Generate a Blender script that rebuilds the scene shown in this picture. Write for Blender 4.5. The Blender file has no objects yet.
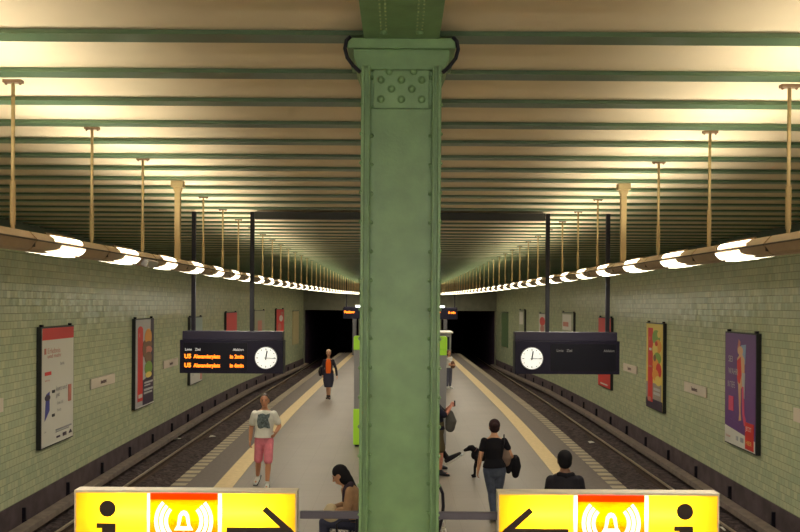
import bpy, math, random
from mathutils import Vector, Matrix
random.seed(7)
PI = math.pi
SC = bpy.context.scene
COL = SC.collection
FPX, VX, HY, EYE = 812.0, 400.0, 305.0, 3.55      # focal length in pixels, vanishing column, horizon row, eye height

def PX(x, y, Y):
    return ((x - VX) * Y / FPX, Y, EYE - (y - HY) * Y / FPX)
def rx(x, Y): return (x - VX) * Y / FPX
def rz(y, Y): return EYE - (y - HY) * Y / FPX

# ------------------------------------------------------------------ plan of the hall (gently bowed)
def table(pts):
    def raw(y):
        if y <= pts[0][0]: return pts[0][1]
        for (a, va), (b, vb) in zip(pts, pts[1:]):
            if y <= b: return va + (vb - va) * (y - a) / (b - a)
        return pts[-1][1]
    return lambda y: sum(raw(y + d) for d in (-2.4, -1.2, 0, 1.2, 2.4)) / 5
X_edge = table([(8, 4.22), (12, 4.3), (15.75, 4.43), (25, 4.62), (31, 4.62), (40, 4.57), (59, 4.42)])
X_wall = table([(8, 7.38), (15.3, 7.55), (22, 7.75), (33, 7.98), (42, 7.95), (50, 7.55), (60, 7.1)])
X_rail = table([(8, 6.70), (20, 6.77), (28, 6.84), (39, 6.92), (60, 6.75)])
X_lamp = table([(3, 2.72), (5.8, 2.75), (10.4, 2.84), (14, 2.98), (18, 3.08), (23, 3.15), (40, 3.15), (58, 3.0)])
H_lamp = table([(4, .435), (5.5, .450), (7.5, .475), (12, .515), (27, .57), (40, .655), (58, .83)])
H_CEIL = EYE + 1.56
Y0, Y1 = -7.0, 60.0
YS = [Y0 + 1.0 * i for i in range(int(Y1 - Y0) + 1)]

# ------------------------------------------------------------------ materials
MATS = {}
def mat(name, col, rough=.6, metal=0.0, emit=0, noise=0, nscale=6, bump=0, bscale=40, spec=.5, coat=0):
    if name in MATS: return MATS[name]
    if rough >= .75: spec = min(spec, .15)
    m = bpy.data.materials.new(name); m.use_nodes = True
    nt = m.node_tree; b = nt.nodes['Principled BSDF']
    c = (*col, 1)
    b.inputs['Base Color'].default_value = c
    b.inputs['Roughness'].default_value = rough
    b.inputs['Metallic'].default_value = metal
    b.inputs['Specular IOR Level'].default_value = spec
    b.inputs['Coat Weight'].default_value = coat
    if emit:
        b.inputs['Emission Color'].default_value = c
        b.inputs['Emission Strength'].default_value = emit
    tc = nt.nodes.new('ShaderNodeTexCoord')
    if noise:
        n = nt.nodes.new('ShaderNodeTexNoise'); n.inputs['Scale'].default_value = nscale; n.inputs['Detail'].default_value = 5
        nt.links.new(tc.outputs['Object'], n.inputs['Vector'])
        mx = nt.nodes.new('ShaderNodeMix'); mx.data_type = 'RGBA'
        mx.inputs[6].default_value = tuple(v * (1 - noise) for v in col) + (1,)
        mx.inputs[7].default_value = tuple(min(1, v * (1 + noise)) for v in col) + (1,)
        rp = nt.nodes.new('ShaderNodeMapRange'); rp.inputs[1].default_value = .3; rp.inputs[2].default_value = .7
        nt.links.new(n.outputs['Fac'], rp.inputs[0]); nt.links.new(rp.outputs[0], mx.inputs[0])
        nt.links.new(mx.outputs[2], b.inputs['Base Color'])
    if bump:
        n2 = nt.nodes.new('ShaderNodeTexNoise'); n2.inputs['Scale'].default_value = bscale; n2.inputs['Detail'].default_value = 3
        nt.links.new(tc.outputs['Object'], n2.inputs['Vector'])
        bp = nt.nodes.new('ShaderNodeBump'); bp.inputs['Strength'].default_value = bump; bp.inputs['Distance'].default_value = .02
        nt.links.new(n2.outputs['Fac'], bp.inputs['Height']); nt.links.new(bp.outputs[0], b.inputs['Normal'])
    MATS[name] = m
    return m

class NB:                       # small node-building helper
    def __init__(s, name):
        s.m = bpy.data.materials.new(name); s.m.use_nodes = True
        s.nt = s.m.node_tree; s.b = s.nt.nodes['Principled BSDF']; MATS[name] = s.m
    def n(s, t, **k):
        o = s.nt.nodes.new(t)
        for a, v in k.items(): setattr(o, a, v)
        return o
    def l(s, a, b): s.nt.links.new(a, b)
    def math(s, op, a, b=None, c=None):
        o = s.n('ShaderNodeMath', operation=op)
        for i, v in enumerate((a, b, c)):
            if v is None: continue
            if isinstance(v, (int, float)): o.inputs[i].default_value = v
            else: s.l(v, o.inputs[i])
        return o.outputs[0]
    def mix(s, f, a, b):
        o = s.n('ShaderNodeMix', data_type='RGBA')
        for i, v in ((0, f), (6, a), (7, b)):
            if isinstance(v, (int, float)): o.inputs[i].default_value = v
            elif isinstance(v, tuple): o.inputs[i].default_value = (*v, 1)
            else: s.l(v, o.inputs[i])
        return o.outputs[2]

def tile_material():
    g = NB('glazed_tiles')
    uv = g.n('ShaderNodeTexCoord').outputs['UV']
    sp = g.n('ShaderNodeSeparateXYZ'); g.l(uv, sp.inputs[0])
    T = .15
    v = g.math('DIVIDE', sp.outputs[1], T); row = g.math('FLOOR', v)
    off = g.math('MULTIPLY', g.math('MODULO', row, 2.0), .5)
    u = g.math('ADD', g.math('DIVIDE', sp.outputs[0], T), off)
    cu = g.math('FLOOR', u)
    fu = g.math('FRACT', u); fv = g.math('FRACT', v)
    ju = g.math('LESS_THAN', fu, .06); jv = g.math('LESS_THAN', fv, .10)
    joint = g.math('MAXIMUM', ju, jv)
    cb = g.n('ShaderNodeCombineXYZ'); g.l(cu, cb.inputs[0]); g.l(row, cb.inputs[1])
    wn = g.n('ShaderNodeTexWhiteNoise'); g.l(cb.outputs[0], wn.inputs['Vector'])
    big = g.n('ShaderNodeTexNoise'); big.inputs['Scale'].default_value = .9; big.inputs['Detail'].default_value = 4; g.l(uv, big.inputs['Vector'])
    base = g.mix(wn.outputs['Value'], (.40, .49, .32), (.58, .62, .38))
    base = g.mix(g.math('MULTIPLY', big.outputs['Fac'], .5), base, (.52, .49, .38))
    colr = g.mix(joint, base, (.24, .26, .16))
    g.l(colr, g.b.inputs['Base Color'])
    g.l(g.math('ADD', g.math('MULTIPLY', joint, .5), .22), g.b.inputs['Roughness'])
    # every glazed tile sits at its own slight tilt
    geo = g.n('ShaderNodeNewGeometry')
    sub = g.n('ShaderNodeVectorMath', operation='SUBTRACT'); g.l(wn.outputs['Color'], sub.inputs[0]); sub.inputs[1].default_value = (.5, .5, .5)
    sc = g.n('ShaderNodeVectorMath', operation='SCALE'); g.l(sub.outputs[0], sc.inputs[0]); sc.inputs['Scale'].default_value = .07
    ad = g.n('ShaderNodeVectorMath', operation='ADD'); g.l(geo.outputs['Normal'], ad.inputs[0]); g.l(sc.outputs[0], ad.inputs[1])
    nm = g.n('ShaderNodeVectorMath', operation='NORMALIZE'); g.l(ad.outputs[0], nm.inputs[0])
    g.l(nm.outputs[0], g.b.inputs['Normal'])
    return g.m
M_TILE = tile_material()

def platform_material():
    g = NB('platform_paving')
    tc = g.n('ShaderNodeTexCoord').outputs['Object']
    sp = g.n('ShaderNodeSeparateXYZ'); g.l(tc, sp.inputs[0])
    n1 = g.n('ShaderNodeTexNoise'); n1.inputs['Scale'].default_value = .7; n1.inputs['Detail'].default_value = 6; g.l(tc, n1.inputs['Vector'])
    n2 = g.n('ShaderNodeTexNoise'); n2.inputs['Scale'].default_value = 45; n2.inputs['Detail'].default_value = 2; g.l(tc, n2.inputs['Vector'])
    row = g.math('FLOOR', g.math('DIVIDE', sp.outputs[1], .5)); colm = g.math('FLOOR', g.math('DIVIDE', sp.outputs[0], .5))
    cb = g.n('ShaderNodeCombineXYZ'); g.l(row, cb.inputs[0]); g.l(colm, cb.inputs[1])
    wn = g.n('ShaderNodeTexWhiteNoise'); g.l(cb.outputs[0], wn.inputs['Vector'])
    j = g.math('MAXIMUM', g.math('LESS_THAN', g.math('FRACT', g.math('DIVIDE', sp.outputs[1], .5)), .025),
               g.math('LESS_THAN', g.math('FRACT', g.math('DIVIDE', sp.outputs[0], .5)), .02))
    c = g.mix(n1.outputs['Fac'], (.155, .130, .115), (.24, .200, .17))
    c = g.mix(g.math('MULTIPLY', wn.outputs['Value'], .16), c, (.20, .16, .125))
    c = g.mix(g.math('MULTIPLY', n2.outputs['Fac'], .25), c, (.38, .34, .28))
    c = g.mix(g.math('MULTIPLY', j, .35), c, (.13, .10, .08))
    g.l(c, g.b.inputs['Base Color']); g.b.inputs['Roughness'].default_value = .52
    return g.m
M_PLAT = platform_material()

def ballast_material():
    g = NB('track_ballast')
    tc = g.n('ShaderNodeTexCoord').outputs['Object']
    v = g.n('ShaderNodeTexVoronoi'); v.inputs['Scale'].default_value = 10; g.l(tc, v.inputs['Vector'])
    n = g.n('ShaderNodeTexNoise'); n.inputs['Scale'].default_value = 1.3; n.inputs['Detail'].default_value = 5; g.l(tc, n.inputs['Vector'])
    sp = g.n('ShaderNodeSeparateColor'); g.l(v.outputs['Color'], sp.inputs[0])
    c = g.mix(sp.outputs[0], (.018, .011, .015), (.13, .088, .088))
    c = g.mix(g.math('MULTIPLY', n.outputs['Fac'], .5), c, (.045, .028, .030))
    g.l(c, g.b.inputs['Base Color']); g.b.inputs['Roughness'].default_value = .9
    bp = g.n('ShaderNodeBump'); bp.inputs['Strength'].default_value = 1; bp.inputs['Distance'].default_value = .04
    g.l(v.outputs['Distance'], bp.inputs['Height']); g.l(bp.outputs[0], g.b.inputs['Normal'])
    return g.m
M_BALL = ballast_material()

def translucent(name, col, back=.12):
    m = bpy.data.materials.new(name); m.use_nodes = True
    nt = m.node_tree; nt.nodes.clear()
    o = nt.nodes.new('ShaderNodeOutputMaterial'); t = nt.nodes.new('ShaderNodeBsdfTranslucent')
    d = nt.nodes.new('ShaderNodeBsdfDiffuse'); mx = nt.nodes.new('ShaderNodeMixShader')
    t.inputs[0].default_value = (*col, 1); d.inputs[0].default_value = (*col, 1); mx.inputs[0].default_value = back
    nt.links.new(t.outputs[0], mx.inputs[1]); nt.links.new(d.outputs[0], mx.inputs[2]); nt.links.new(mx.outputs[0], o.inputs[0])
    MATS[name] = m
    return m

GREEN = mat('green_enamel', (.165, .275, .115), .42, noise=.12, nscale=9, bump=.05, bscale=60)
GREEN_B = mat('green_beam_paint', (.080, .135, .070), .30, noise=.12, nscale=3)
PLASTER = mat('ceiling_plaster', (.78, .64, .45), .8, noise=.05, nscale=1.5)
HOUSING = mat('fitting_housing', (.36, .235, .13), .45, noise=.08, nscale=8)
ROD = mat('rod_cream', (.50, .36, .17), .5)
LENS = mat('lit_diffuser', (1, .92, .66), .5, emit=3.6)
BLACK = mat('black_paint', (.009, .007, .014), .5, spec=.3)
NAVY = mat('board_navy', (.010, .007, .020), .5, spec=.2)
NAVY2 = mat('board_navy_top', (.020, .015, .034), .5, spec=.3)
DARK = mat('dark_metal', (.045, .036, .045), .5)
STEEL = mat('rail_steel', (.62, .52, .40), .34, metal=.75, noise=.15)
RUST = mat('rusty_rail_web', (.07, .045, .035), .8)
WHITE = mat('white_paint', (.72, .70, .62), .45)

# ------------------------------------------------------------------ mesh helpers
def tag(o, label=None, cat=None, group=None, kind=None):
    if label: o['label'] = label
    if cat: o['category'] = cat
    if group: o['group'] = group
    if kind: o['kind'] = kind
    return o

def link(name, me, parent=None, loc=None, rot=None):
    o = bpy.data.objects.new(name, me); COL.objects.link(o)
    if parent: o.parent = parent
    if loc is not None: o.location = loc
    if rot is not None: o.rotation_euler = rot
    return o

def empty(name, loc=(0, 0, 0), rotz=0, label=None, cat=None, group=None):
    o = bpy.data.objects.new(name, None); COL.objects.link(o)
    o.empty_display_size = .1
    o.location = loc; o.rotation_euler = (0, 0, rotz)
    return tag(o, label, cat, group)

class MB:
    def __init__(s): s.v = []; s.f = []; s.uv = None
    def box(s, x0, x1, y0, y1, z0, z1):
        b = len(s.v)
        s.v += [(x0, y0, z0), (x1, y0, z0), (x1, y1, z0), (x0, y1, z0), (x0, y0, z1), (x1, y0, z1), (x1, y1, z1), (x0, y1, z1)]
        s.f += [tuple(b + i for i in q) for q in ((3, 2, 1, 0), (4, 5, 6, 7), (0, 1, 5, 4), (1, 2, 6, 5), (2, 3, 7, 6), (3, 0, 4, 7))]
        return s
    def prism(s, pts, a, b, axis='y'):
        """extrude a polygon; pts in the plane across axis, a..b along it"""
        n = len(pts); k = len(s.v)
        def P(p, t):
            return (p[0], t, p[1]) if axis == 'y' else ((t, p[0], p[1]) if axis == 'x' else (p[0], p[1], t))
        s.v += [P(p, a) for p in pts] + [P(p, b) for p in pts]
        s.f += [tuple(k + i for i in range(n)), tuple(k + n + i for i in reversed(range(n)))]
        s.f += [(k + i, k + n + i, k + n + (i + 1) % n, k + (i + 1) % n) for i in range(n)]
        return s
    def tube(s, path, r, n=10, closed=False):
        path = [Vector(p) for p in path]; rr = r if isinstance(r, (list, tuple)) else [r] * len(path)
        k = len(s.v); up = Vector((0, 0, 1)); prev = None
        for i, p in enumerate(path):
            d = (path[min(i + 1, len(path) - 1)] - path[max(i - 1, 0)]).normalized()
            a = prev if prev is not None else (up if abs(d.z) < .9 else Vector((1, 0, 0)))
            a = (a - d * a.dot(d)).normalized(); b = d.cross(a); prev = a
            for j in range(n):
                t = 2 * PI * j / n
                s.v.append(tuple(p + (a * math.cos(t) + b * math.sin(t)) * rr[i]))
        m = len(path)
        for i in range(m - 1):
            for j in range(n):
                s.f.append((k + i * n + j, k + i * n + (j + 1) % n, k + (i + 1) * n + (j + 1) % n, k + (i + 1) * n + j))
        s.f.append(tuple(k + j for j in reversed(range(n)))); s.f.append(tuple(k + (m - 1) * n + j for j in range(n)))
        return s
    def cyl(s, x, y, z0, z1, r, n=14): return s.tube([(x, y, z0), (x, y, z1)], r, n)
    def ball(s, c, r, n=10, m=7):
        if not isinstance(r, (list, tuple)): r = (r, r, r)
        k = len(s.v); c = Vector(c)
        for i in range(1, m):
            t = PI * i / m
            for j in range(n):
                p = 2 * PI * j / n
                s.v.append((c.x + r[0] * math.sin(t) * math.cos(p), c.y + r[1] * math.sin(t) * math.sin(p), c.z + r[2] * math.cos(t)))
        top = len(s.v); s.v += [(c.x, c.y, c.z + r[2]), (c.x, c.y, c.z - r[2])]
        for i in range(m - 2):
            for j in range(n):
                s.f.append((k + i * n + j, k + (i + 1) * n + j, k + (i + 1) * n + (j + 1) % n, k + i * n + (j + 1) % n))
        for j in range(n):
            s.f.append((top, k + j, k + (j + 1) % n)); s.f.append((top + 1, k + (m - 2) * n + (j + 1) % n, k + (m - 2) * n + j))
        return s
    def loft(s, pts, rad, side=(1, 0, 0), n=14, flat=False, dome=1.0):
        """tapered limb / torso: rings at pts with (ra, rb); ra lies along `side`, rb across it"""
        pts = [Vector(p) for p in pts]; rad = [(r, r) if not isinstance(r, (tuple, list)) else r for r in rad]
        side = Vector(side)
        P, R = [], []
        if flat: P, R = pts, rad
        else:
            d0 = (pts[0] - pts[1]).normalized(); d1 = (pts[-1] - pts[-2]).normalized()
            for t in (.95, .75, .4):
                P.append(pts[0] + d0 * min(rad[0]) * t * dome); c = math.sqrt(1 - t * t); R.append((rad[0][0] * c, rad[0][1] * c))
            P += pts; R += rad
            for t in (.4, .75, .95):
                P.append(pts[-1] + d1 * min(rad[-1]) * t * dome); c = math.sqrt(1 - t * t); R.append((rad[-1][0] * c, rad[-1][1] * c))
        k = len(s.v)
        for i, p in enumerate(P):
            d = (P[min(i + 1, len(P) - 1)] - P[max(i - 1, 0)]).normalized()
            a = side - d * side.dot(d)
            if a.length < .1: a = Vector((0, 1, 0)) - d * d.y
            if a.length < .1: a = Vector((0, 0, 1)) - d * d.z
            a.normalize(); b = d.cross(a)
            for j in range(n):
                t = 2 * PI * j / n
                s.v.append(tuple(p + a * math.cos(t) * R[i][0] + b * math.sin(t) * R[i][1]))
        for i in range(len(P) - 1):
            for j in range(n):
                s.f.append((k + i * n + j, k + i * n + (j + 1) % n, k + (i + 1) * n + (j + 1) % n, k + (i + 1) * n + j))
        s.f.append(tuple(k + j for j in reversed(range(n)))); s.f.append(tuple(k + (len(P) - 1) * n + j for j in range(n)))
        return s
    def mesh(s, name, m, smooth=False):
        me = bpy.data.meshes.new(name); me.from_pydata(s.v, [], s.f); me.materials.append(m)
        if smooth:
            for p in me.polygons: p.use_smooth = True
        me.update(); return me
    def build(s, name, m, parent=None, loc=None, rot=None, smooth=False, bevel=0):
        o = link(name, s.mesh(name, m, smooth), parent, loc, rot)
        if bevel:
            b = o.modifiers.new('b', 'BEVEL'); b.width = bevel; b.segments = 2; b.limit_method = 'ANGLE'
        return o

def bake(o, name, m, smooth=True):
    dg = bpy.context.evaluated_depsgraph_get(); dg.update()
    me = bpy.data.meshes.new_from_object(o.evaluated_get(dg)); me.name = name
    me.materials.clear(); me.materials.append(m)
    for p in me.polygons: p.use_smooth = smooth
    return me

def remesh(mb, name, m, voxel, parent, smooth=4):
    o = mb.build(name, m)
    r = o.modifiers.new('r', 'REMESH'); r.mode = 'VOXEL'; r.voxel_size = voxel
    if smooth:
        sm = o.modifiers.new('s', 'SMOOTH'); sm.iterations = smooth; sm.factor = .5
    me = bake(o, name, m)
    bpy.data.objects.remove(o)
    return link(name, me, parent)

_tmesh = {}
def text(s, size, m, parent, name, loc, face='-y', align='LEFT', stretch=1.0, depth=.003, bold=0.0):
    cu = bpy.data.curves.new('t', 'FONT'); cu.body = s; cu.size = size; cu.align_x = align; cu.extrude = depth; cu.offset = bold
    cu.resolution_u = 3
    o = link('t', cu)
    me = bake(o, name, m, False)
    bpy.data.objects.remove(o)
    t = link(name, me, parent, loc, (PI / 2, 0, 0)); t.scale = (stretch, 1, 1)
    return t

def ribbon(name, profile, m, ys=None, parent=None, closed=True, smooth=False):
    """sweep a cross-section (list of (x, z) for each y) along the hall, UV in metres"""
    ys = ys or YS; V, F, UV = [], [], []
    n = len(profile(ys[0]))
    for y in ys: V += [(p[0], y, p[1]) for p in profile(y)]
    acc = [0]; p0 = profile(ys[len(ys) // 2])
    for i in range(n):
        a, b = p0[i], p0[(i + 1) % n]; acc.append(acc[-1] + math.hypot(a[0] - b[0], a[1] - b[1]))
    rng = n if closed else n - 1
    for i in range(len(ys) - 1):
        for j in range(rng):
            k = (j + 1) % n
            F.append((i * n + j, i * n + k, (i + 1) * n + k, (i + 1) * n + j))
            UV += [(ys[i] + 50, acc[j]), (ys[i] + 50, acc[j + 1]), (ys[i + 1] + 50, acc[j + 1]), (ys[i + 1] + 50, acc[j])]
    if closed:
        F.append(tuple(range(n))); UV += [(0, 0)] * n
        F.append(tuple((len(ys) - 1) * n + j for j in reversed(range(n)))); UV += [(0, 0)] * n
    me = bpy.data.meshes.new(name); me.from_pydata(V, [], F); me.materials.append(m)
    ul = me.uv_layers.new(name='UVMap')
    for i, uv in enumerate(UV): ul.data[i].uv = uv
    if smooth:
        for p in me.polygons: p.use_smooth = True
    me.update()
    import bmesh
    bm = bmesh.new(); bm.from_mesh(me); bmesh.ops.recalc_face_normals(bm, faces=bm.faces); bm.to_mesh(me); bm.free()
    return link(name, me, parent)

ORD = ['first', 'second', 'third', 'fourth', 'fifth', 'sixth', 'seventh', 'eighth', 'ninth', 'tenth', 'eleventh', 'twelfth',
       'thirteenth', 'fourteenth', 'fifteenth', 'sixteenth', 'seventeenth', 'eighteenth', 'nineteenth', 'twentieth']
def S(o, label=None): return tag(o, label, kind='structure')
SIDE = {-1: 'left', 1: 'right'}

# ------------------------------------------------------------------ room shell
S(ribbon('floor', lambda y: [(-X_edge(y), 0), (X_edge(y), 0), (X_edge(y), -1.3), (-X_edge(y), -1.3)], M_PLAT), 'brown-grey paved island platform')
EDGE_DARK = mat('edge_paving', (.125, .100, .088), .6, noise=.15, nscale=12)
STRIPE = mat('guide_stripe', (.60, .45, .23), .55, noise=.1, nscale=10)
TOOTH = mat('edge_tooth', (.36, .30, .205), .6, noise=.1, nscale=10)
Z_TB = -.42                       # foot of the tiling
n_trim = 0
for s in (-1, 1):
    n = SIDE[s]
    S(ribbon('wall_' + n, lambda y: [(s * X_wall(y), Z_TB), (s * X_wall(y), H_CEIL + .2), (s * (X_wall(y) + .35), H_CEIL + .2), (s * (X_wall(y) + .35), Z_TB)], M_TILE),
      'pale green glazed tile wall along the %s track' % n)
    S(ribbon('baseboard_' + n, lambda y: [(s * (X_wall(y) - .03), Z_TB + .0), (s * (X_wall(y) + .30), Z_TB), (s * (X_wall(y) + .30), -1.25), (s * (X_wall(y) - .03), -1.25)],
             mat('plinth_concrete', (.095, .070, .078), .8, noise=.25, nscale=3)), 'dark plinth under the %s tile wall' % n)
    S(ribbon('track_bed_' + n, lambda y: [(s * (X_edge(y) - .02), -1.25), (s * (X_wall(y) + .3), -1.25), (s * (X_wall(y) + .3), -1.45), (s * (X_edge(y) - .02), -1.45)], DARK))
    n_trim += 1
    S(ribbon('trim_%d' % n_trim, lambda y: [(s * (X_edge(y) + .02), .006), (s * (X_edge(y) - .82), .006), (s * (X_edge(y) - .82), -.03), (s * (X_edge(y) + .02), -.03)], EDGE_DARK),
      'darker paving band along the %s platform edge' % n)
    n_trim += 1
    S(ribbon('trim_%d' % n_trim, lambda y: [(s * (X_edge(y) - .84), .009), (s * (X_edge(y) - 1.20), .009), (s * (X_edge(y) - 1.20), -.03), (s * (X_edge(y) - .84), -.03)], STRIPE),
      'cream yellow guide stripe of the %s platform side' % n)
    mb = MB(); y = Y0
    while y < 59.5:
        x = s * X_edge(y)
        mb.box(min(x + s * .022, x - s * .26), max(x + s * .022, x - s * .26), y, y + .23, -.02, .011); y += .40
    n_trim += 1
    S(mb.build('trim_%d' % n_trim, TOOTH), 'pale tooth marks on the %s platform edge' % n)
    # ballast: a bumpy bed between platform and wall
    V, F = [], []
    nx = 22; ys = [4 + .35 * i for i in range(160)]
    for y in ys:
        a, b = X_edge(y) - .01, X_wall(y) - .02
        for i in range(nx + 1):
            x = a + (b - a) * i / nx
            V.append((s * x, y, -1.11 + random.uniform(-.025, .025) + .03 * math.sin(x * 3 + y)))
    for i in range(len(ys) - 1):
        for j in range(nx):
            k = i * (nx + 1) + j; F.append((k, k + 1, k + nx + 2, k + nx + 1))
    me = bpy.data.meshes.new('track_ballast'); me.from_pydata(V, [], F); me.materials.append(M_BALL)
    tag(link('track_ballast', me), 'dark brown ballast stones in the %s track bed' % n, 'gravel', kind='stuff')
    # dark edge channel where ceiling and tiles meet
    n_trim += 1
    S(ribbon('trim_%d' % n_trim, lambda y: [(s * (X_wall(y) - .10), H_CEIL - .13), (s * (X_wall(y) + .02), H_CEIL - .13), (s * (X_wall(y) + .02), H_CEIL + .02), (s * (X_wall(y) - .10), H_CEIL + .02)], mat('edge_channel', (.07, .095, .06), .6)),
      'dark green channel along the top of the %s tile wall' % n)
    # running rails
    for which, off in (('far', 0), ('near', -1.505)):
        rl = empty('running_rail', (0, 0, 0), 0, 'shiny steel rail of the %s track, the one nearer the %s' % (n, 'tile wall' if which == 'far' else 'platform'), 'rail')
        def prof(y, o=off): c = X_rail(y) + o; return [(s * (c - .024), -.955), (s * (c + .024), -.955), (s * (c + .024), -.995), (s * (c - .024), -.995)]
        ribbon('rail_head', prof, STEEL, parent=rl, ys=[4 + i for i in range(84)])
        def prof2(y, o=off): c = X_rail(y) + o; return [(s * (c - .012), -.99), (s * (c + .012), -.99), (s * (c + .012), -1.09), (s * (c + .07), -1.12), (s * (c - .07), -1.12), (s * (c - .012), -1.09)]
        ribbon('rail_web', prof2, RUST, parent=rl, ys=[4 + i for i in range(84)])
    # power rail with plank cover and brackets
    pr = empty('power_rail', (0, 0, 0), 0, 'third rail under a worn tan cover board beside the %s wall' % n, 'power rail')
    COVER = mat('cover_board', (.20, .155, .135), .6, noise=.25, nscale=5)
    xc = lambda y: X_wall(y) - .30
    ribbon('cover_board', lambda y: [(s * (xc(y) - .12), -.80), (s * (xc(y) + .10), -.77), (s * (xc(y) + .10), -.80), (s * (xc(y) - .09), -.83), (s * (xc(y) - .10), -.92), (s * (xc(y) - .12), -.92)], COVER, parent=pr, ys=[4 + i for i in range(57)])
    ribbon('conductor', lambda y: [(s * (xc(y) - .05), -.86), (s * (xc(y) + .05), -.86), (s * (xc(y) + .05), -.98), (s * (xc(y) - .05), -.98)], RUST, parent=pr, ys=[4 + i for i in range(57)])
    y = 16.3 - 2.32 * 3
    while y < 58:
        b = MB(); x = X_wall(y)
        b.box(min(s * (x - .10), s * (x - .02)), max(s * (x - .10), s * (x - .02)), y - .022, y + .022, -.95, -.56)
        b.box(min(s * (x - .34), s * (x - .05)), max(s * (x - .34), s * (x - .05)), y - .03, y + .03, -.86, -.80)
        b.build('bracket', BLACK, pr); y += 2.32

# ceiling: shallow plaster vaults between the steel beams
D = .777; BY0 = 4.775
nb0 = -14
V, F = [], []
XC = 8.4; nseg = 6; rows = []
for k in range(nb0, 73):
    yb = BY0 + D * k
    for i in range(nseg + 1):
        t = i / nseg; y = yb + .06 + (D - .12) * t
        rows.append((y, H_CEIL + .028 + .07 * math.sin(PI * t)))
for (y, z) in rows:
    for x in (-XC, -XC / 2, 0, XC / 2, XC): V.append((x, y, z))
for i in range(len(rows) - 1):
    for j in range(4):
        k = i * 5 + j; F.append((k, k + 5, k + 6, k + 1))
me = bpy.data.meshes.new('ceiling'); me.from_pydata(V, [], F); me.materials.append(PLASTER)
for p in me.polygons: p.use_smooth = True
ce = link('ceiling', me); S(ce, 'cream plaster vaults between steel beams')
so = ce.modifiers.new('s', 'SOLIDIFY'); so.thickness = -.2; so.offset = 1
mb = MB(); mb.prism([(-.075, 0), (.075, 0), (.075, .027), (-.075, .027)], -8.0, 8.0, 'x')
bme = None
cnt = 0
for k in range(nb0, 72):
    yb = BY0 + D * k
    if yb < 3.9: 
        if yb > Y0: pass
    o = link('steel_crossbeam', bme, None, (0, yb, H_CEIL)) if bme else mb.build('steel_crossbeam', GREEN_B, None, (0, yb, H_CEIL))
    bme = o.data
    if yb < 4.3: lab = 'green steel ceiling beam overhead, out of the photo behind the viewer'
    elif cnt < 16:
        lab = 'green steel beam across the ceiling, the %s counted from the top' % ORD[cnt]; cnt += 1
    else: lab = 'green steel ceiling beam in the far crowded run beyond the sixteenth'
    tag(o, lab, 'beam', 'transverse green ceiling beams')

# end walls and tunnels
EW = mat('end_wall_render', (.20, .20, .15), .7, noise=.15, nscale=2)
TD = mat('tunnel_dark', (.05, .032, .055), .9, noise=.3, nscale=2)  # dark purple-grey, mottled tone of the tunnel walls
mb = MB()
TX0, TX1, TZ = 3.05, 7.05, rz(310.5, 60)
mb.box(-8, 8, 60, 60.5, TZ, H_CEIL + .2); mb.box(-TX0, TX0, 60, 60.5, -1.3, TZ); mb.box(-8, -TX1, 60, 60.5, -1.3, TZ); mb.box(TX1, 8, 60, 60.5, -1.3, TZ)
S(mb.build('wall_back', EW), 'grey end wall with two tunnel mouths')
mb = MB()
for s in (-1, 1):
    a, b = sorted((s * TX0, s * TX1))
    mb.box(a - .2, a, 60.5, 90, -1.3, TZ + .3); mb.box(b, b + .2, 60.5, 90, -1.3, TZ + .3)
    mb.box(a, b, 60.5, 90, TZ, TZ + .3); mb.box(a - .2, b + .2, 90, 90.3, -1.3, TZ + .3); mb.box(a, b, 60, 90, -1.4, -1.15)
S(mb.build('wall_tunnel', TD), 'dark tunnel tubes beyond the platform')
mb = MB(); mb.box(-8.5, 8.5, Y0 - .4, Y0, -1.3, H_CEIL + .2)
S(mb.build('wall_front', M_TILE))
# grey shelter posts at the platform end
for s in (-1, 1):
    mb = MB(); mb.box(-.13, .13, -.15, .15, 0, 2.55); mb.box(-.17, .17, -.19, .19, 0, .08)
    tag(mb.build('portal_post', mat('grey_post', (.16, .15, .16), .6), None, (s * 3.2, 57.2, 0), bevel=.01),
        'grey square post at the far platform end, %s tunnel mouth' % SIDE[s], 'post')

# ------------------------------------------------------------------ hanging light strips
PER = 1.546
def window_patch(mb, s, y0, y1, p0, p1, lift, tail=0.0, n=6):
    """slightly bulging pane on the face from p0 (upper) to p1 (lower) in (x,z); s = side it faces"""
    nx_, nz_ = -(p1[1] - p0[1]), (p1[0] - p0[0])
    L = math.hypot(nx_, nz_); nx_, nz_ = nx_ / L, nz_ / L
    if nx_ * s < 0: nx_, nz_ = -nx_, -nz_
    k = len(mb.v); m = 4
    for i in range(n + 1):
        a = i / n
        for j in range(m + 1):
            b = j / m
            # near end: slanted, drawn out along the lower edge into a tail
            ys = y0 - tail * max(0, (b - .55) / .45) ** 1.6 + .09 * (1 - b) * (1 if tail else 0) + .05 * math.sin(PI * b)
            ye = y1 - .04 * b - .03 * (abs(b - .5) * 2) ** 3
            y = ys + (ye - ys) * a
            h = .003 + lift * math.sin(PI * min(1, max(0, a))) ** .5 * math.sin(PI * (.12 + .76 * b))
            mb.v.append((p0[0] + (p1[0] - p0[0]) * b + nx_ * h, y, p0[1] + (p1[1] - p0[1]) * b + nz_ * h))
    for i in range(n):
        for j in range(m):
            q = (k + i * (m + 1) + j, k + i * (m + 1) + j + 1, k + (i + 1) * (m + 1) + j + 1, k + (i + 1) * (m + 1) + j)
            mb.f.append(q if s > 0 else q[::-1])
fx_mesh = {}
LINE_H = [(-.065, .062), (.065, .062), (.115, .007), (.115, -.007), (.075, -.064), (.045, -.076), (-.045, -.076), (-.075, -.064), (-.115, -.007), (-.115, .007)]
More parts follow.
